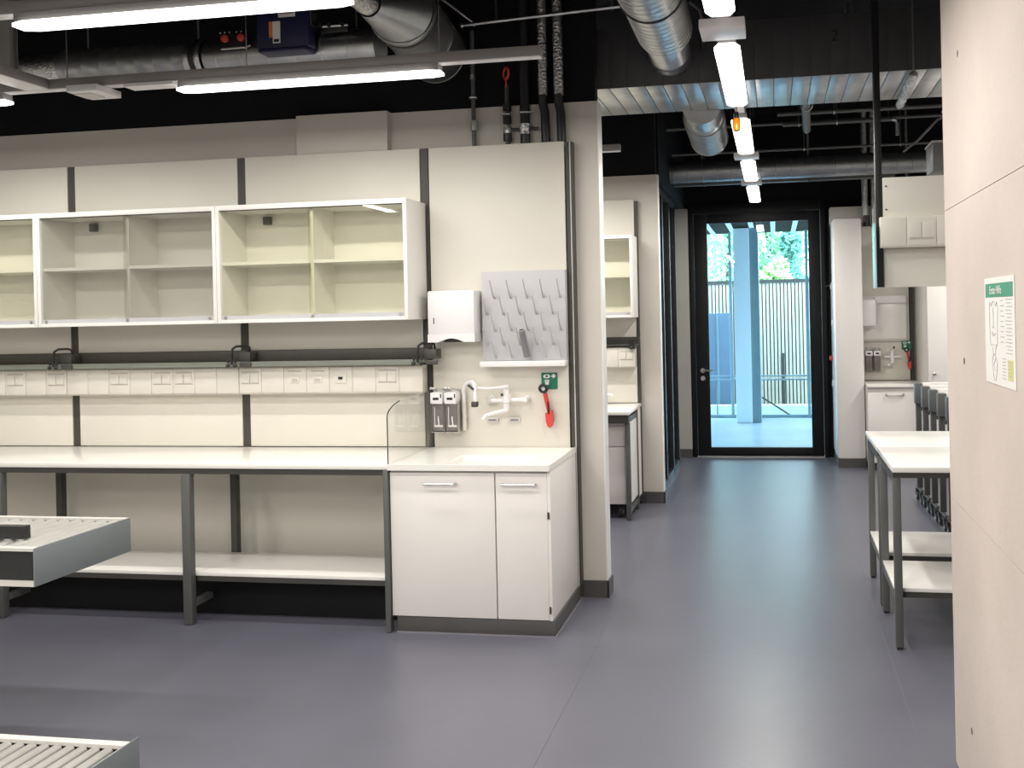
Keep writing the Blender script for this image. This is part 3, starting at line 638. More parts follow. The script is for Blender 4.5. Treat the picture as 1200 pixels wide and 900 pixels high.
# corridor spiral duct feeding the rectangular duct
sd = thing('corridor_spiral_duct', 'bright ribbed spiral duct left of the corridor lamps, running into the rectangular duct', 'duct', (-.6, 5, 3.13))
spiral(MB(), (-.575, 4.62, 3.302), (-.582, 5.28, 3.302), .158, .066, .003).build('duct_section', 'galv', sd)
spiral(MB(), (-.572, 3.4, 3.302), (-.575, 4.60, 3.302), .164, .066, .003).build('duct_section', 'galv', sd)
MB().ring((-.575, 4.61, 3.302), (0, 1, 0), .165, .006, 36, 6).build('joint_band', 'blackp', sd)
MB().ring((-.582, 5.28, 3.302), (0, 1, 0), .150, .008, 36, 6).build('joint_band', 'blackp', sd)
MB().lathe((-.585, 5.28, 3.300), (-.60, 5.738, 3.285), [(0, .140), (.30, .130), (.31, .137), (.34, .137), (.35, .130), (.40, .130), (.42, .138), (.455, .14)], 36).build('coupling', 'galv', sd)
hang(sd, -.575, 4.0, 3.302, .165); hang(sd, -.58, 5.1, 3.302, .158)
MB().tube([(-.42, 5.0, 3.36), (-.37, 5.1, 3.34), (-.36, 5.3, 3.30), (-.38, 5.5, 3.27), (-.40, 5.74, 3.30)], .008, 8).build('cable', 'blackp', sd)
# rectangular duct of seamed panels
rc = thing('rectangular_duct', 'wide flat galvanised duct of seamed panels crossing the corridor', 'duct', (.6, 6.15, 3.1))
x = -1.32; k = 0
while x < 2.9:
    w = .107
    part('duct_panel', 'galv', rc, (x, x+w, 5.752, 6.53, 3.10, 3.455), bev=.001); part('front_board', 'board', rc, (x-.0015, x+w+.003, 5.742, 5.751, 3.101, 3.462), bev=.001)
    x += .112; k += 1
part('duct_core', 'frame', rc, (-1.3, 2.95, 5.759, 6.523, 3.107, 3.455))
for xx in (-.6, .5, 1.6): MB().cyl((xx, 5.9, 3.46), (xx, 5.9, 3.895), .007, 6).build('hanger_rod', 'galvdark', rc); MB().cyl((xx, 6.4, 3.46), (xx, 6.4, 3.895), .007, 6).build('hanger_rod', 'galvdark', rc)
def text(body, size, m, parent, name, mw):
    c = bpy.data.curves.new(name, 'FONT'); c.body = body; c.size = size; c.extrude = .0004; c.align_x = 'CENTER'; c.align_y = 'CENTER'
    t = bpy.data.objects.new(name, c); COL.objects.link(t); dg = bpy.context.evaluated_depsgraph_get()
    me = bpy.data.meshes.new_from_object(t.evaluated_get(dg)); bpy.data.objects.remove(t)
    me.transform(mw); org = ORG[parent.name]
    me.transform(Matrix.Translation(-org)); me.materials.append(M[m])
    o = bpy.data.objects.new(name, me); COL.objects.link(o); o.parent = parent; ORG[o.name] = org; return o
FACE = Matrix(((1, 0, 0, 0), (0, 0, -1, 0), (0, 1, 0, 0), (0, 0, 0, 1)))       # text facing -Y
text('2', .10, 'blackp', rc, 'painted_number', Matrix.Translation((.385, 5.7415, 3.33)) @ FACE)
# ribbed stub behind it
s2 = thing('stub_duct', 'open ended ribbed spiral duct behind the rectangular duct', 'duct', (-.5, 7.2, 3.0))
MB().lathe((-.475, 6.535, 3.14), (-.49, 6.95, 3.145), [(0, .135), (.38, .135), (.39, .146), (.41, .146)], 32).build('coupling', 'galv', s2)
spiral(MB(), (-.49, 6.95, 3.145), (-.51, 7.82, 3.15), .154, .075, .003).build('duct_section', 'galvdark', s2); MB().ring((-.51, 7.82, 3.15), (0, 1, 0), .154, .006, 32, 6).build('end_flange', 'galv', s2)
hang(s2, -.50, 7.4, 3.15, .155)
# far cross duct
fd = thing('far_cross_duct', 'long round duct crossing the corridor just before the black end wall', 'duct', (.6, 9.5, 3.0))
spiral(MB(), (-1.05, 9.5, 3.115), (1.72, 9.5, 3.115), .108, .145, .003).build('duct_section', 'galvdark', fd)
part('lower_tray', 'frame2', fd, (-1.0, 1.2, 9.62, 9.72, 2.995, 3.05)); MB().lathe((1.72, 9.5, 3.115), (1.80, 9.5, 3.115), [(0, .112), (.05, .112), (.08, .06)], 28).build('end_cap', 'galv', fd)
for x in (-.7, .35, 1.3): hang(fd, x, 9.5, 3.115, .108); part('tray_bracket', 'frame2', fd, (x, x+.02, 9.6, 9.64, 2.98, 3.895))
# black service pipes under the ceiling between the ducts
sps = [('thin grey sprinkler pipe under the ceiling, nearest the wide flat duct', .05, 3.0, 7.6, 3.26, .016), ('thin grey pipe with a down turn, right of the corridor lamps', .1, 1.02, 8.3, 3.31, .017), ('thin dark pipe high under the ceiling behind the lamps', -.95, 3.0, 8.6, 3.38, .014), ('long thin steel pipe just above the far cross duct', -.95, 1.55, 9.0, 3.21, .012)]
for lab, x0, x1, y, z, r in sps:
    p = thing('ceiling_pipe', lab, 'pipe', ((x0+x1)/2, y, z), 'thin ceiling pipes')
    MB().cyl((x0, y, z), (x1, y, z), r, 10).build('tube', 'frame2', p)
    for f in (.15, .5, .85):
        xx = x0+(x1-x0)*f; MB().cyl((xx, y, z), (xx, y, 3.895), .005, 6).build('hanger', 'frame', p); MB().ring((xx, y, z), (1, 0, 0), r+.003, .005, 12, 6).build('clip', 'galv', p)
    if 'down turn' in lab: MB().tube([(1.02, y, z), (1.05, y, z-.01), (1.06, y, z-.04), (1.06, y, z-.14)], r, 8).build('elbow', 'galv', p)
pp = thing('ceiling_pipe', 'grey pipe running away from the camera out of the wide flat duct', 'pipe', (.27, 7.2, 3.2), 'thin ceiling pipes')
MB().tube([(.20, 6.54, 3.30), (.25, 7.0, 3.26), (.30, 8.2, 3.24)], .035, 14).build('tube', 'frame2', pp); MB().ring((.27, 7.3, 3.258), (.05, 1, 0), .04, .009, 16, 6).build('clamp', 'galv', pp); MB().cyl((.27, 7.3, 3.29), (.27, 7.3, 3.895), .006, 6).build('hanger', 'galv', pp)
vc = thing('valve_chain', 'knobbly silver pipe fittings running under the wide flat duct at right', 'pipe', (.85, 6.1, 3.05))
MB().lathe((.83, 5.70, 3.065), (.858, 6.62, 3.065), [(0, .012)]+sum([[(.02+.15*i, .012), (.03+.15*i, .026), (.07+.15*i, .03), (.08+.15*i, .014), (.13+.15*i, .02)] for i in range(6)], [])+[(.92, .012)], 12).build('fittings', 'foil', vc)
MB().cyl((.83, 5.72, 3.07), (.83, 5.72, 3.895), .005, 6).build('hanger', 'galv', vc)
gt = thing('flexible_conduit', 'looping thin cable with grey clamp near the concrete wall, under the ceiling', 'cable', (1.15, 6.6, 3.0))
MB().tube([(1.25, 6.6, 3.02), (1.12, 6.7, 2.98), (1.02, 6.9, 2.88), (.95, 7.1, 2.84)], .009, 8).build('cable', 'frame2', gt); MB().cyl((1.16, 6.62, 3.0), (1.2, 6.62, 3.05), .03, 10).build('clamp', 'steel', gt); MB().cyl((1.25, 6.6, 3.02), (1.25, 6.6, 3.895), .005, 6).build('hanger', 'galv', gt)
mc = thing('steel_mast', 'grey steel channel hanging from the ceiling at the far left', 'channel', (-4.13, 4.55, 3.05))
part('channel', 'trunk', mc, (-4.22, -4.10, 4.52, 4.58, 3.06, 3.895)); MB().cyl((-4.085, 4.55, 3.06), (-4.085, 4.55, 3.895), .007, 6).build('rod', 'frame2', mc)

# ================================================================== SECOND BAY
b2 = thing('service_wall', 'pale laminate panels with dark post in the second bay', 'wall panels', (-1.9, 8.28, 0))
part('panel', 'panel', b2, (-2.6, -1.222, 8.265, 8.285, 1.40, 2.712), bev=.002); part('panel', 'panel', b2, (-2.6, -1.222, 8.265, 8.285, .905, 1.24), bev=.002); part('post', 'post', b2, (-1.218, -1.196, 8.272, 8.33, .02, 2.70))
wall_cabinet(-2.41, -1.20, 7.96, 8.262, 1.665, 2.375, 'white glazed wall cabinet in the second bay', 'clear')
r2 = thing('equipment_rail', 'dark shelf rail in the second bay, under its glazed cabinet', 'rail', (-1.8, 8.2, 1.42))
part('back_plate', 'frame', r2, (-2.6, -1.2, 8.235, 8.262, 1.43, 1.49)); part('tray', 'frame2', r2, (-2.6, -1.2, 8.15, 8.235, 1.415, 1.43))
bq = part('bracket', 'blackp', r2, (-1.27, -1.215, 8.12, 8.15, 1.39, 1.47)); MB().ball((-1.25, 8.11, 1.40), .014, seg=8).build('knob', 'blackp', bq)
socket_strip(-2.43, [0, 2, 0, 2, 0, 2, 0, 2], 'ivory socket channel in the second bay', y=8.16, z0=1.225, z1=1.40, x1=-1.222, yb=8.262)
t = thing('lab_table', 'white topped lab table with panelled end in the second bay', 'table', (-1.8, 7.87, 0))
part('worktop', 'top', t, (-2.6, -1.19, 7.54, 8.262, .872, .90), bev=.003); part('front_rail', 'frame', t, (-2.55, -1.20, 7.58, 7.62, .80, .872))
for y in (7.60, 8.04): part('leg', 'frame2', t, (-1.236, -1.196, y, y+.04, .003, .80 if y < 8 else .872), bev=.002); part('leg', 'frame2', t, (-2.55, -2.51, y, y+.04, .003, .80 if y < 8 else .872))
part('end_panel', 'white', t, (-1.222, -1.204, 7.645, 8.035, .13, .80)); part('end_rail', 'frame', t, (-1.23, -1.20, 7.645, 8.035, .81, .85)); part('foot_rail', 'frame2', t, (-1.23, -1.20, 7.645, 8.035, .06, .10)); part('rear_panel', 'white', t, (-1.222, -1.2, 8.082, 8.255, .1, .865))
p = thing('drawer_pedestal', 'white mobile drawer pedestal on casters under the second bay table', 'drawer unit', (-1.5, 7.9, 0))
part('body', 'white', p, (-1.72, -1.245, 7.68, 8.2, .118, .775), bev=.002)
for z0, z1 in ((.60, .768), (.122, .594)): part('drawer', 'white', p, (-1.72, -1.245, 7.662, 7.679, z0, z1), bev=.0015)
part('top_board', 'white', p, (-1.725, -1.242, 7.66, 8.2, .776, .794), bev=.001); part('lock_strip', 'blackp', p, (-1.2445, -1.2425, 7.665, 7.675, .52, .56))
def caster(par, x, y, r=.05, m='blackp'):
    c = MB().lathe((x-.016, y, r+.002), (x+.016, y, r+.002), [(0, r*.8), (.004, r), (.028, r), (.032, r*.8)], 20).build('caster', m, par)
    MB().cyl((x-.018, y, r+.002), (x+.018, y, r+.002), r*.45, 12).build('hub', 'plast2', c)
    part('fork', 'frame', c, (x-.022, x-.017, y-.015, y+.015, r, 2*r+.012), (x+.017, x+.022, y-.015, y+.015, r, 2*r+.012), (x-.022, x+.022, y-.02, y+.02, 2*r+.004, 2*r+.014)); return c
for x in (-1.66, -1.30):
    for y in (7.74, 8.14): caster(p, x, y)
t = thing('bench_tap', 'small white tap on the second bay worktop', 'tap', (-1.49, 8.15, .9))
MB().cyl((-1.49, 8.15, .901), (-1.49, 8.15, .985), .014, 10).build('stem', 'plast', t); MB().tube([(-1.49, 8.15, .985), (-1.44, 8.13, .99), (-1.42, 8.12, .975)], .011, 8).build('spout', 'plast', t)

# ================================================================== RIGHT HAND TABLES
def rtable(y0, label):
    t = thing('lab_table', label, 'table', (1.2, y0+.32, 0), 'white lab tables beside the concrete wall')
    part('worktop', 'top', t, (.556, 2.1, y0-.012, y0+.685, .885, .913), bev=.003)
    for x in (.560, 2.04):
        for y in (y0, y0+.57): part('leg', 'frame2', t, (x, x+.038, y, y+.04, .012, .857), bev=.002); part('foot', 'blackp', t, (x+.004, x+.034, y+.004, y+.036, .001, .012))
        part('side_rail', 'frame', t, (x+.004, x+.034, y0+.04, y0+.57, .827, .857)); part('foot_rail', 'frame2', t, (x+.004, x+.034, y0+.04, y0+.57, .235, .262))
    part('apron', 'frame', t, (.560, 2.08, y0, y0+.03, .857, .8845)); part('apron', 'frame', t, (.560, 2.08, y0+.58, y0+.61, .857, .8845)); part('apron', 'frame', t, (.560, .60, y0+.03, y0+.58, .857, .8845))
    part('low_shelf', 'top', t, (.563, 2.07, y0+.043, y0+.567, .278, .298), bev=.002); part('shelf_rail', 'frame', t, (.60, 2.03, y0+.05, y0+.08, .248, .2775)); part('shelf_rail', 'frame', t, (.60, 2.03, y0+.53, y0+.56, .248, .2775))
    return t
rtable(4.83, 'white topped steel table with low shelf, nearest, half hidden by the concrete wall')
rtable(5.53, 'white topped steel table with low shelf, behind the nearest one')
# hanging media unit
hu = thing('hanging_media_unit', 'white media unit with double socket hanging from a dark post above the tables', 'media unit', (1.2, 5.45, 1.82))
part('post', 'blackp', hu, (.568, .604, 5.42, 5.47, 1.82, 3.895), bev=.002); part('post', 'post', hu, (2.0, 2.04, 5.42, 5.47, 1.82, 3.895))
part('upper_panel', 'panel', hu, (.606, 1.99, 5.40, 5.50, 2.209, 2.428), bev=.002)
for z in (2.38, 2.25): MB().cyl((.622, 5.40, z), (.622, 5.397, z), .005, 8).build('screw', 'post', hu)
part('socket_channel', 'sock', hu, (.583, 1.99, 5.366, 5.50, 2.036, 2.206), bev=.002)
MB().poly([(.604, 5.50, 1.82), (.604, 5.33, 2.034), (.604, 5.50, 2.034)], (1.39, 0, 0)).build('lower_panel', 'panel', hu) if False else part('lower_panel', 'panel', hu, (.604, 1.99, 5.44, 5.49, 1.818, 2.034), bev=.002)
for i, x in enumerate((.725, .88)):
    pl = part('cover_plate', 'sock', hu, (x if i == 0 else .585, (.879 if i == 0 else .722), 5.360, 5.366, 2.044, 2.200), bev=.001)
    if i == 0:
        for q in (0, 1): part('socket', 'sock', pl, (.737+q*.068, .737+q*.068+.064, 5.355, 5.360, 2.085, 2.172), bev=.003)
        part('lower_frame', 'groove', pl, (.735, .872, 5.3592, 5.360, 2.075, 2.08))
part('cover_plate', 'sock', hu, (.882, 1.98, 5.360, 5.366, 2.044, 2.200), bev=.001)
ge = thing('glass_end_screen', 'narrow cyan edged glass screen at the left end of the hanging unit', 'screen', (.56, 5.40, 1.815))
part('pane', 'cyanedge', ge, (.552, .560, 5.36, 5.49, 1.815, 2.175)); part('clip', 'steel', ge, (.552, .567, 5.42, 5.47, 2.176, 2.23))
for i, x in enumerate((.998, 1.090)):
    p = thing('media_pipe', ('silver foil pipe above the far sink, left one of the pair beside the dark post', 'silver foil pipe above the far sink, right one of the pair beside the dark post')[i], 'pipe', (x, 10.64, 2.602), 'media pipes above the far sink')
    MB().cyl((x, 10.64, 2.72), (x, 10.64, 3.895), (.035, .028)[i], 12).build('foil_sleeve', 'foil', p); MB().cyl((x+.012, 10.64, 2.602), (x+.012, 10.64, 2.72), .034, 12).build('end_sleeve', 'blackp', p)
eb = thing('electrical_box', 'grey sheet metal box above the hanging unit, next to the concrete wall', 'box', (1.1, 6.0, 2.52))
part('case', 'frame2', eb, (.965, 1.3, 5.95, 6.2, 2.53, 2.70), bev=.006); part('lid', 'trunk', eb, (.96, 1.31, 5.94, 6.21, 2.70, 2.712)); MB().cyl((1.12, 6.08, 2.712), (1.12, 6.08, 3.09), .012, 8).build('conduit', 'galv', eb)
# nested flip tables
cols = [(1.190, 8.47), (1.200, 8.14), (1.209, 7.81), (1.218, 7.48), (1.226, 7.15)]
words = ['farthest of the row of nested flip tables, dark leg, next to the far sink', 'second farthest of the nested dark legged flip tables', 'middle one of the five nested dark legged flip tables', 'second nearest of the nested dark legged flip tables', 'nearest of the nested flip tables, white top edge showing']
for i, ((x, y), lab) in enumerate(zip(cols, words)):
    t = thing('flip_table', lab, 'table', (x+.4, y, 0), 'nested flip tables')
    for xx in (x, x+1.15):
        part('column', 'frame', t, (xx, xx+.045, y, y+.035, .13, .90), bev=.003)
        part('foot', 'frame', t, (xx+.009, xx+.036, y-.125, y+.16, .108, .13), bev=.003)
        for yy in (y-.095, y+.13): caster(t, xx+.022, yy, .045)
        part('hinge_cap', 'frame2', t, (xx-.012, xx+.052, y-.04, y+.034, .865, 1.04), bev=.004)
    part('crossbar', 'frame', t, (x+.045, x+1.15, y+.005, y+.03, .80, .84))
    MB().box(x+.056, x+1.2, y+.002, y+.026, .88, 1.045, bev=.008).build('table_top', 'top', t)
# ================================================================== FAR SINK NICHE
s = thing('far_sink_cabinet', 'white sink cabinet with bar handle in the far niche right of the door', 'cabinet', (1.2, 10.35, 0))
part('body', 'white', s, (.93, 1.50, 10.11, 10.66, .08, .868)); part('door', 'white', s, (.935, 1.497, 10.09, 10.109, .085, .82), bev=.002); part('recess', 'plast2', s, (.935, 1.497, 10.10, 10.109, .822, .866))
part('worktop', 'top', s, (.93, 1.507, 10.07, 10.66, .87, .90), bev=.003); part('plinth', 'plinth', s, (.94, 1.49, 10.14, 10.6, .002, .08))
MB().tube([(1.12, 10.088, .80), (1.12, 10.06, .80), (1.12, 10.055, .785), (1.295, 10.055, .785), (1.295, 10.06, .80), (1.295, 10.088, .80)], .007, 8).build('handle', 'steel', s)
b3 = thing('service_wall', 'pale panel with dark post behind the far sink', 'wall panels', (1.2, 10.68, 0))
part('panel', 'panel', b3, (.93, 1.445, 10.665, 10.685, .905, 2.6), bev=.002); part('post', 'post', b3, (1.452, 1.492, 10.665, 10.70, .905, 2.6))
wb_ = thing('white_board', 'glossy white board on the panel above the far sink', 'board', (1.2, 10.65, 1.35))
part('board', 'top', wb_, (.95, 1.415, 10.64, 10.663, 1.35, 1.83), bev=.004); part('top_band', 'plast', wb_, (1.08, 1.41, 10.60, 10.64, 1.75, 1.828), bev=.003); part('lower_ledge', 'plast2', wb_, (.95, 1.415, 10.625, 10.663, 1.335, 1.349))  # raised pale band along the upper edge of the board
t = thing('towel_dispenser', 'lilac white rounded towel dispenser left above the far sink', 'dispenser', (1.0, 10.55, 1.49))
part('case', 'plast', t, (.93, 1.085, 10.48, 10.598, 1.50, 1.80), bev=.03); part('paper_slot', 'groove', t, (.96, 1.05, 10.50, 10.57, 1.494, 1.502)); part('mount', 'plast2', t, (.96, 1.05, 10.598, 10.639, 1.55, 1.75))
def soap_far(x0, lab):
    s = thing('soap_dispenser', lab, 'dispenser', (x0+.04, 10.6, 1.0), 'soap dispensers at the far sink')
    part('back_plate', 'plast2', s, (x0, x0+.075, 10.645, 10.663, 1.0, 1.26)); part('bottle', 'bottle', s, (x0+.004, x0+.071, 10.57, 10.645, 1.01, 1.17), bev=.006); part('pump_head', 'plast', s, (x0, x0+.075, 10.55, 10.645, 1.175, 1.23), bev=.008); part('printed_mark', 'blackp', s, (x0+.018, x0+.055, 10.5485, 10.55, 1.195, 1.212))
    MB().tube([(x0+.01, 10.63, 1.24), (x0+.012, 10.52, 1.265), (x0+.063, 10.52, 1.265), (x0+.065, 10.63, 1.24)], .005, 8).build('arm_lever', 'steel', s)
soap_far(.965, 'wall soap dispenser with dark bottle at the far sink, left one'); soap_far(1.052, 'wall soap dispenser with dark bottle at the far sink, right one')
t = thing('wall_mixer_tap', 'white wall mixer tap above the far sink', 'tap', (1.24, 10.6, 1.1))
MB().cyl((1.17, 10.61, 1.16), (1.34, 10.61, 1.165), .012, 10).build('cross_pipe', 'plast', t); MB().cyl((1.25, 10.60, 1.09), (1.25, 10.60, 1.24), .02, 12).build('valve_body', 'plast', t); MB().tube([(1.25, 10.59, 1.235), (1.2, 10.52, 1.24)], .009, 8).build('upper_lever', 'plast', t); MB().tube([(1.25, 10.59, 1.10), (1.2, 10.48, 1.08)], .011, 8).build('spout', 'plast', t)
for x in (1.18, 1.33): MB().cyl((x, 10.61, 1.163), (x, 10.664, 1.163), .012, 10).build('wall_inlet', 'plast', t)
MB().cyl((1.27, 10.60, 1.25), (1.27, 10.60, 1.275), .009, 8).build('black_tip', 'blackp', t)
t = thing('outlet_plate', 'small grey plate under the far sink mixer tap', 'plate', (1.22, 10.66, 1.03), None); part('plate', 'groove', t, (1.17, 1.26, 10.652, 10.664, 1.035, 1.06))
eye_sign(1.36, 1.235, .10, 10.656, 'green eyewash sign on the panel above the far sink'); eye_shower(1.405, 10.664, 1.235, .92, 'red eyewash hand shower hanging above the far sink')
c = thing('tall_cupboard', 'tall white cupboard with round knob right of the far sink', 'cupboard', (1.95, 10.25, 0))
part('body', 'white', c, (1.513, 2.5, 9.872, 10.70, .08, 2.6), bev=.002); part('plinth', 'plinth', c, (1.53, 2.48, 9.9, 10.68, .001, .08))
for a, b in ((1.513, 2.004), (2.008, 2.5)): dd = part('door', 'white', c, (a, b, 9.85, 9.87, .085, 2.595), bev=.002)
MB().lathe((1.566, 9.85, 1.025), (1.566, 9.815, 1.025), [(0, .008), (.018, .008), (.022, .017), (.032, .017), (.035, .012)], 14).build('knob', 'steel', c)
# fittings on the shaft casing beside the door
t = thing('wall_fitting', 'small steel hook fitting high on the casing beside the door', 'fitting', (.62, 10.80, 1.95)); part('plate', 'steel', t, (.610, .627, 10.7, 10.76, 1.92, 1.97)); MB().tube([(.612, 10.76, 1.955), (.585, 10.80, 1.962), (.57, 10.83, 1.95)], .007, 8).build('hook', 'blackp', t)
t = thing('light_switch', 'white light switch on the casing beside the door', 'switch', (.62, 10.7, 1.5)); part('plate', 'plast', t, (.617, .627, 10.62, 10.70, 1.50, 1.58), bev=.002); part('rocker', 'plast2', t, (.612, .617, 10.635, 10.685, 1.515, 1.565))
t = thing('fire_call_point', 'small red call point on the casing beside the door', 'alarm', (.62, 10.8, 1.12)); part('case', 'red', t, (.596, .627, 10.78, 10.87, 1.12, 1.17), bev=.003); part('face', 'plast', t, (.594, .596, 10.8, 10.85, 1.13, 1.155))
t = thing('wall_socket', 'white wall socket low on the casing beside the door', 'socket', (.62, 10.8, .83)); part('plate', 'plast', t, (.617, .627, 10.72, 10.80, .82, .90), bev=.002); part('insert', 'plast2', t, (.613, .617, 10.735, 10.785, .835, .885))

# ================================================================== POSTER on the concrete
po = thing('poster', 'white safety poster with green header and figure drawing on the concrete wall', 'poster', (.628, 2.81, 1.476))
py0, py1, pz0, pz1 = 2.995, 2.637, 1.478, 1.788
part('sheet', 'paper', po, (.6282, .6294, py1, py0, pz0, pz1))
FX = .6276
def pf(name, m, pts, x=FX): return MB().poly([(x, py0+(py1-py0)*u, pz1+(pz0-pz1)*v) for u, v in pts], (.0006, 0, 0)).build(name, m, po)
pf('header', 'pgreen', [(.04, .055), (.96, .055), (.96, .185), (.04, .185)])
FX2 = .6270
SIDE = Matrix(((0, 0, -1, 0), (-1, 0, 0, 0), (0, 1, 0, 0), (0, 0, 0, 1)))      # text facing -X
text('Erste Hilfe', .034, 'paper', po, 'header_lettering', Matrix.Translation((FX2, py0+(py1-py0)*.40, pz1+(pz0-pz1)*.122)) @ SIDE)
def pline(pts, w=.0016): return MB().tube([(FX, py0+(py1-py0)*u, pz1+(pz0-pz1)*v) for u, v in pts], w*.5, 5).build('drawing_line', 'pink_ink', po)
pline([(.17, .28), (.20, .225), (.24, .27), (.29, .225), (.35, .22), (.40, .27), (.44, .225), (.47, .28), (.45, .42), (.44, .62), (.38, .66), (.36, .72), (.42, .80), (.40, .90), (.36, .965), (.31, .965), (.27, .88), (.25, .78), (.30, .72), (.27, .66), (.19, .62), (.18, .45), (.17, .28)])
pline([(.31, .28), (.31, .45), (.27, .47), (.36, .47)]); pline([(.24, .52), (.30, .55), (.38, .52)]); pline([(.22, .63), (.42, .63)]); pline([(.28, .70), (.38, .75), (.30, .82), (.36, .88)]); pline([(.30, .72), (.37, .72)])
MB().ball((FX, py0+(py1-py0)*.27, pz1+(pz0-pz1)*.525), .0008, .006, .006, 8).build('drawing_dot', 'pink_ink', po)
for k in range(9): pf('text_line', 'pink_ink', [(.55, .215+.047*k), (.55+.09+.03*(k % 2), .215+.047*k), (.55+.09+.03*(k % 2), .223+.047*k), (.55, .223+.047*k)])
for k in range(16): pf('text_line', 'pink_ink', [(.72+.02*(k % 3), .205+.032*k), (.92-.03*(k % 2), .205+.032*k), (.92-.03*(k % 2), .212+.032*k), (.72+.02*(k % 3), .212+.032*k)])
for k in range(7): pf('text_line', 'pink_ink', [(.60, .74+.03*k), (.70, .74+.03*k), (.70, .748+.03*k), (.60, .748+.03*k)])
pf('yellow_field', 'yellow', [(.76, .745), (.93, .745), (.93, .93), (.76, .93)])
for k in range(5): pf('text_line', 'pink_ink', [(.79, .765+.03*k), (.90, .765+.03*k), (.90, .772+.03*k), (.79, .772+.03*k)], .6272)

# ================================================================== ROLLER CONVEYORS
def conveyor(x0, x1, y0, y1, zt, zh, pitch, label, lip=0.0, legs=True):
    c = thing('roller_conveyor', label, 'conveyor', ((x0+x1)/2, (y0+y1)/2, 0), 'roller conveyor beds')
    zb = zt-zh
    part('end_plate', 'convey', c, (x1-.006, x1, y0, y1, zb, zt+lip), bev=.001); part('end_plate', 'convey', c, (x0, x0+.006, y0, y1, zb, zt))
    for y in (y0, y1-.03):
        part('side_rail', 'plast2', c, (x0+.006, x1-.006, y, y+.03, zt-.012, zt), (x0+.006, x1-.006, y, y+.03, zb, zb+.022))
        part('side_web', 'blackp', c, (x0+.006, x1-.006, y+.010, y+.020, zb+.022, zt-.012))
    n = int((x1-x0-.03)/pitch)
    for i in range(n):
        x = x1-.012-pitch*(i+.5); r = pitch*.37
        ro = MB().lathe((x, y0+.036, zt-r-.002), (x, y1-.036, zt-r-.002), [(0, r*.8), (.004, r), (y1-y0-.076, r), (y1-y0-.072, r*.8)], 16).build('roller', 'roller', c)
    part('bed_pan', 'doorblack', c, (x0+.006, x1-.006, y0+.03, y1-.03, zb+.01, zb+.02))
    if legs:
        for x in (x0+.1, x1-1.0):
            for y in (y0+.03, y1-.08): part('leg', 'frame2', c, (x, x+.05, y, y+.05, .002, zb))
    return c
conveyor(-4.95, -2.83, 3.186, 3.732, .85, .148, .0615, 'grey roller conveyor bed at the left edge with a black block on it')
conveyor(-4.2, -2.06, 1.95, 2.735, .352, .14, .046, 'low grey roller conveyor in the bottom left corner', lip=.018)
bl = thing('black_block', 'black rectangular stop block lying on the rollers at the left', 'block', (-3.1, 3.32, .851)); part('bar', 'blackp', bl, (-3.5, -2.985, 3.315, 3.345, .851, .905), bev=.003); part('top_edge', 'plast2', bl, (-3.5, -2.99, 3.335, 3.344, .905, .909))

# ================================================================== OUTSIDE
tf = tag(part('terrace', 'terrace', None, (-5, 5, 11.15, 15.1, -.3, -.002)), 'pale blue wet terrace outside the glazed door', 'terrace')
gr = tag(part('ground', 'soil', None, (-40, 40, 15.1, 70, -.5, -.12)), 'gravel ground beyond the terrace', 'ground')
ca = thing('canopy', 'black canopy soffit with pale strips above the terrace', 'canopy', (0, 13.3, 2.95))
part('soffit', 'black', ca, (-5, 5, 11.16, 15.46, 2.96, 3.3))
for k in range(14):
    x = -1.95+.318*k; part('strip', 'outwhite', ca, (x, x+.07, 11.6, 15.44, 2.945, 2.96))
cw = thing('terrace_column', 'large white square column standing on the terrace', 'column', (-.48, 14.6, 0))
part('shaft', 'outwhite', cw, (-.61, -.368, 14.30, 14.95, 0, 2.942), bev=.004); part('shaded_side', 'mull', cw, (-.367, -.235, 14.34, 14.95, 0, 2.942))  # darker colour on the narrow face stands for the column's shaded side
gl = thing('terrace_glazing', 'grey blue metal posts and rails at the terrace edge', 'railing', (0, 15, 0))
for x in (-.69, .50): part('post', 'mull', gl, (x-.022, x+.022, 14.98, 15.04, 0, 2.942))
part('base_rail', 'mull', gl, (-4.5, 4.5, 14.99, 15.03, .0, .045))
for z in (.655, .595): MB().cyl((-4.5, 15.06, z), (4.5, 15.06, z), .012, 8).build('hand_rail', 'mull', gl)
MB().cyl((-.30, 15.06, .36), (.22, 15.06, .02), .014, 8).build('brace', 'frame', gl); part('rail_post', 'mull', gl, (-.95, -.93, 15.05, 15.07, 0, .66)); part('rail_post', 'mull', gl, (.9, .92, 15.05, 15.07, 0, .66))
kb = tag(part('low_wall', 'outwhite', None, (-6, 6, 15.9, 16.1, -.12, .10)), 'low white kerb wall in front of the wooden fence', 'wall')
fe = thing('slat_fence', 'weathered wooden slat fence with dark top rail beyond the terrace', 'fence', (0, 17.5, -.12))
x = -2.2
while x < 2.2:
    part('slat', 'wood', fe, (x, x+.046, 17.48, 17.505, -.06, 2.19)); x += .066
part('top_rail', 'frame', fe, (-2.3, 2.3, 17.46, 17.54, 2.19, 2.255))
for x in (-2.25, .20, 2.25): part('post', 'frame', fe, (x, x+.06, 17.52, 17.58, -.12, 2.19))
part('back_rail', 'wood', fe, (-2.2, 2.25, 17.506, 17.519, .4, .5)); part('back_board', 'frame2', fe, (-2.2, 2.25, 17.59, 17.6, -.1, 2.19)); part('gate_post', 'frame', fe, (.10, .15, 17.465, 17.479, -.05, .9))
sl = thing('clad_box', 'blue grey clad box in front of the fence, left of the column', 'cabinet', (-1.5, 16.7, -.12))
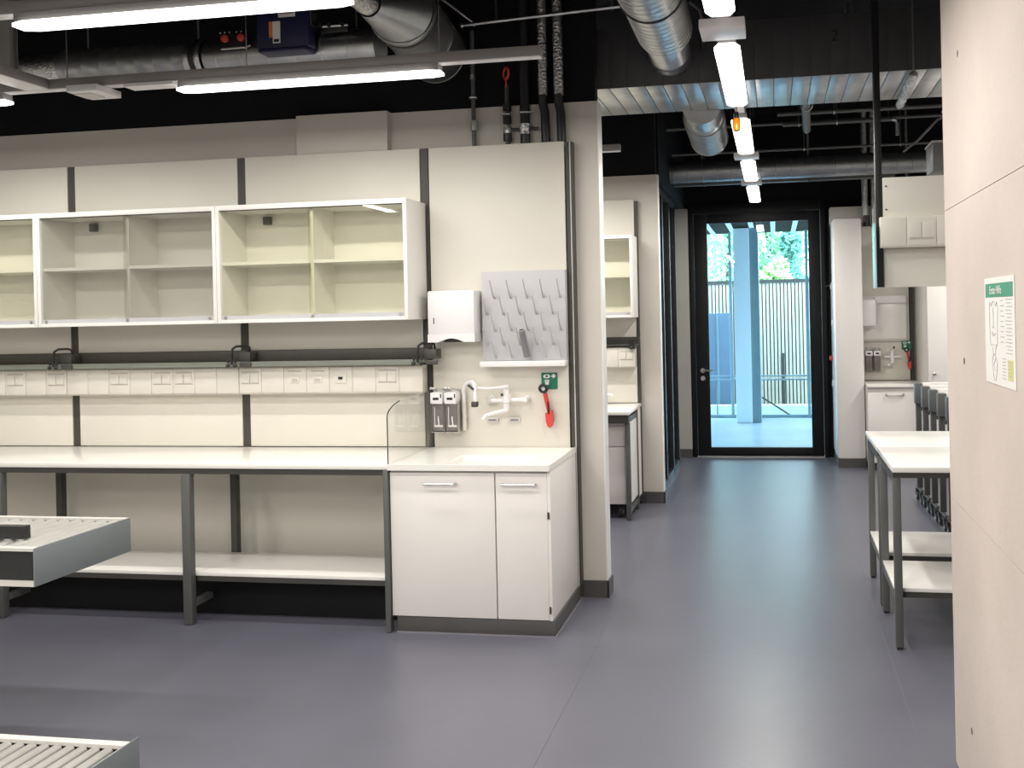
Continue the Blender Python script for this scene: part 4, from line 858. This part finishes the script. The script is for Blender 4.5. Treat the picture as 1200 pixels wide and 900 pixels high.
part('cladding', 'slate', sl, (-2.4, -.79, 16.5, 16.9, -.12, 1.66), bev=.01); part('pale_joint', 'mull', sl, (-1.02, -.98, 16.492, 16.5, -.1, 1.64))
def tree(x, y, h, w, m, label, kind):
    t = thing('tree', label, 'tree', (x, y, -.12), 'trees beyond the fence')
    MB().cyl((x, y, -.12), (x, y, h*.7), .12, 8, .05).build('trunk', 'bark', t)
    rnd = random.Random(int(x*100)+7); bm = bmesh.new()
    for i in range(5200):
        if kind == 'cone':
            f = rnd.random()**.7; z = .6+(h-.6)*(1-f); r = w*f*math.sqrt(rnd.random())*(0.75+.35*math.sin(z*6))
            a = rnd.random()*2*PI; c = Vector((x+r*math.cos(a), y+r*math.sin(a), z))
        else:
            q = Vector((rnd.gauss(0, 1), rnd.gauss(0, 1), rnd.gauss(0, 1))).normalized()*(rnd.random()**.4)
            c = Vector((x+q.x*w, y+q.y*w, h*.58+q.z*h*.42))
            c += Vector((math.sin(c.z*2.3), math.cos(c.z*1.7), math.sin(c.x*3)))*.18
        s_ = .05+.06*rnd.random(); u = Vector((rnd.gauss(0, 1), rnd.gauss(0, 1), rnd.gauss(0, 1))).normalized(); v = u.orthogonal().normalized()
        vs = [bm.verts.new(c+p_) for p_ in (u*s_, v*s_*.5, -u*s_, -v*s_*.5)]; bm.faces.new(vs)
    mb = MB(); mb.bm.free(); mb.bm = bm
    o = mb.build('foliage', m, t); o['kind'] = 'stuff'; return t
tree(-2.6, 22.5, 6.5, 1.5, 'leaf1', 'bushy mint green tree left of the column, behind the fence', 'round')
tree(-.15, 26, 6.0, 1.1, 'leaf1', 'loose pale green tree just right of the column, behind the fence', 'round')
tree(.42, 24, 4.75, .75, 'leaf2', 'dark conical conifer behind the fence at right', 'cone')
tree(.02, 20.2, 2.75, .6, 'leaf3', 'low yellow green shrub right behind the fence', 'round')
tree(2.0, 20.5, 3.2, .85, 'leaf1', 'low green bush behind the fence at the right door edge', 'round')
tree(-1.4, 29, 7.0, 1.6, 'leaf1', 'tall pale tree mostly hidden by the terrace column', 'round')
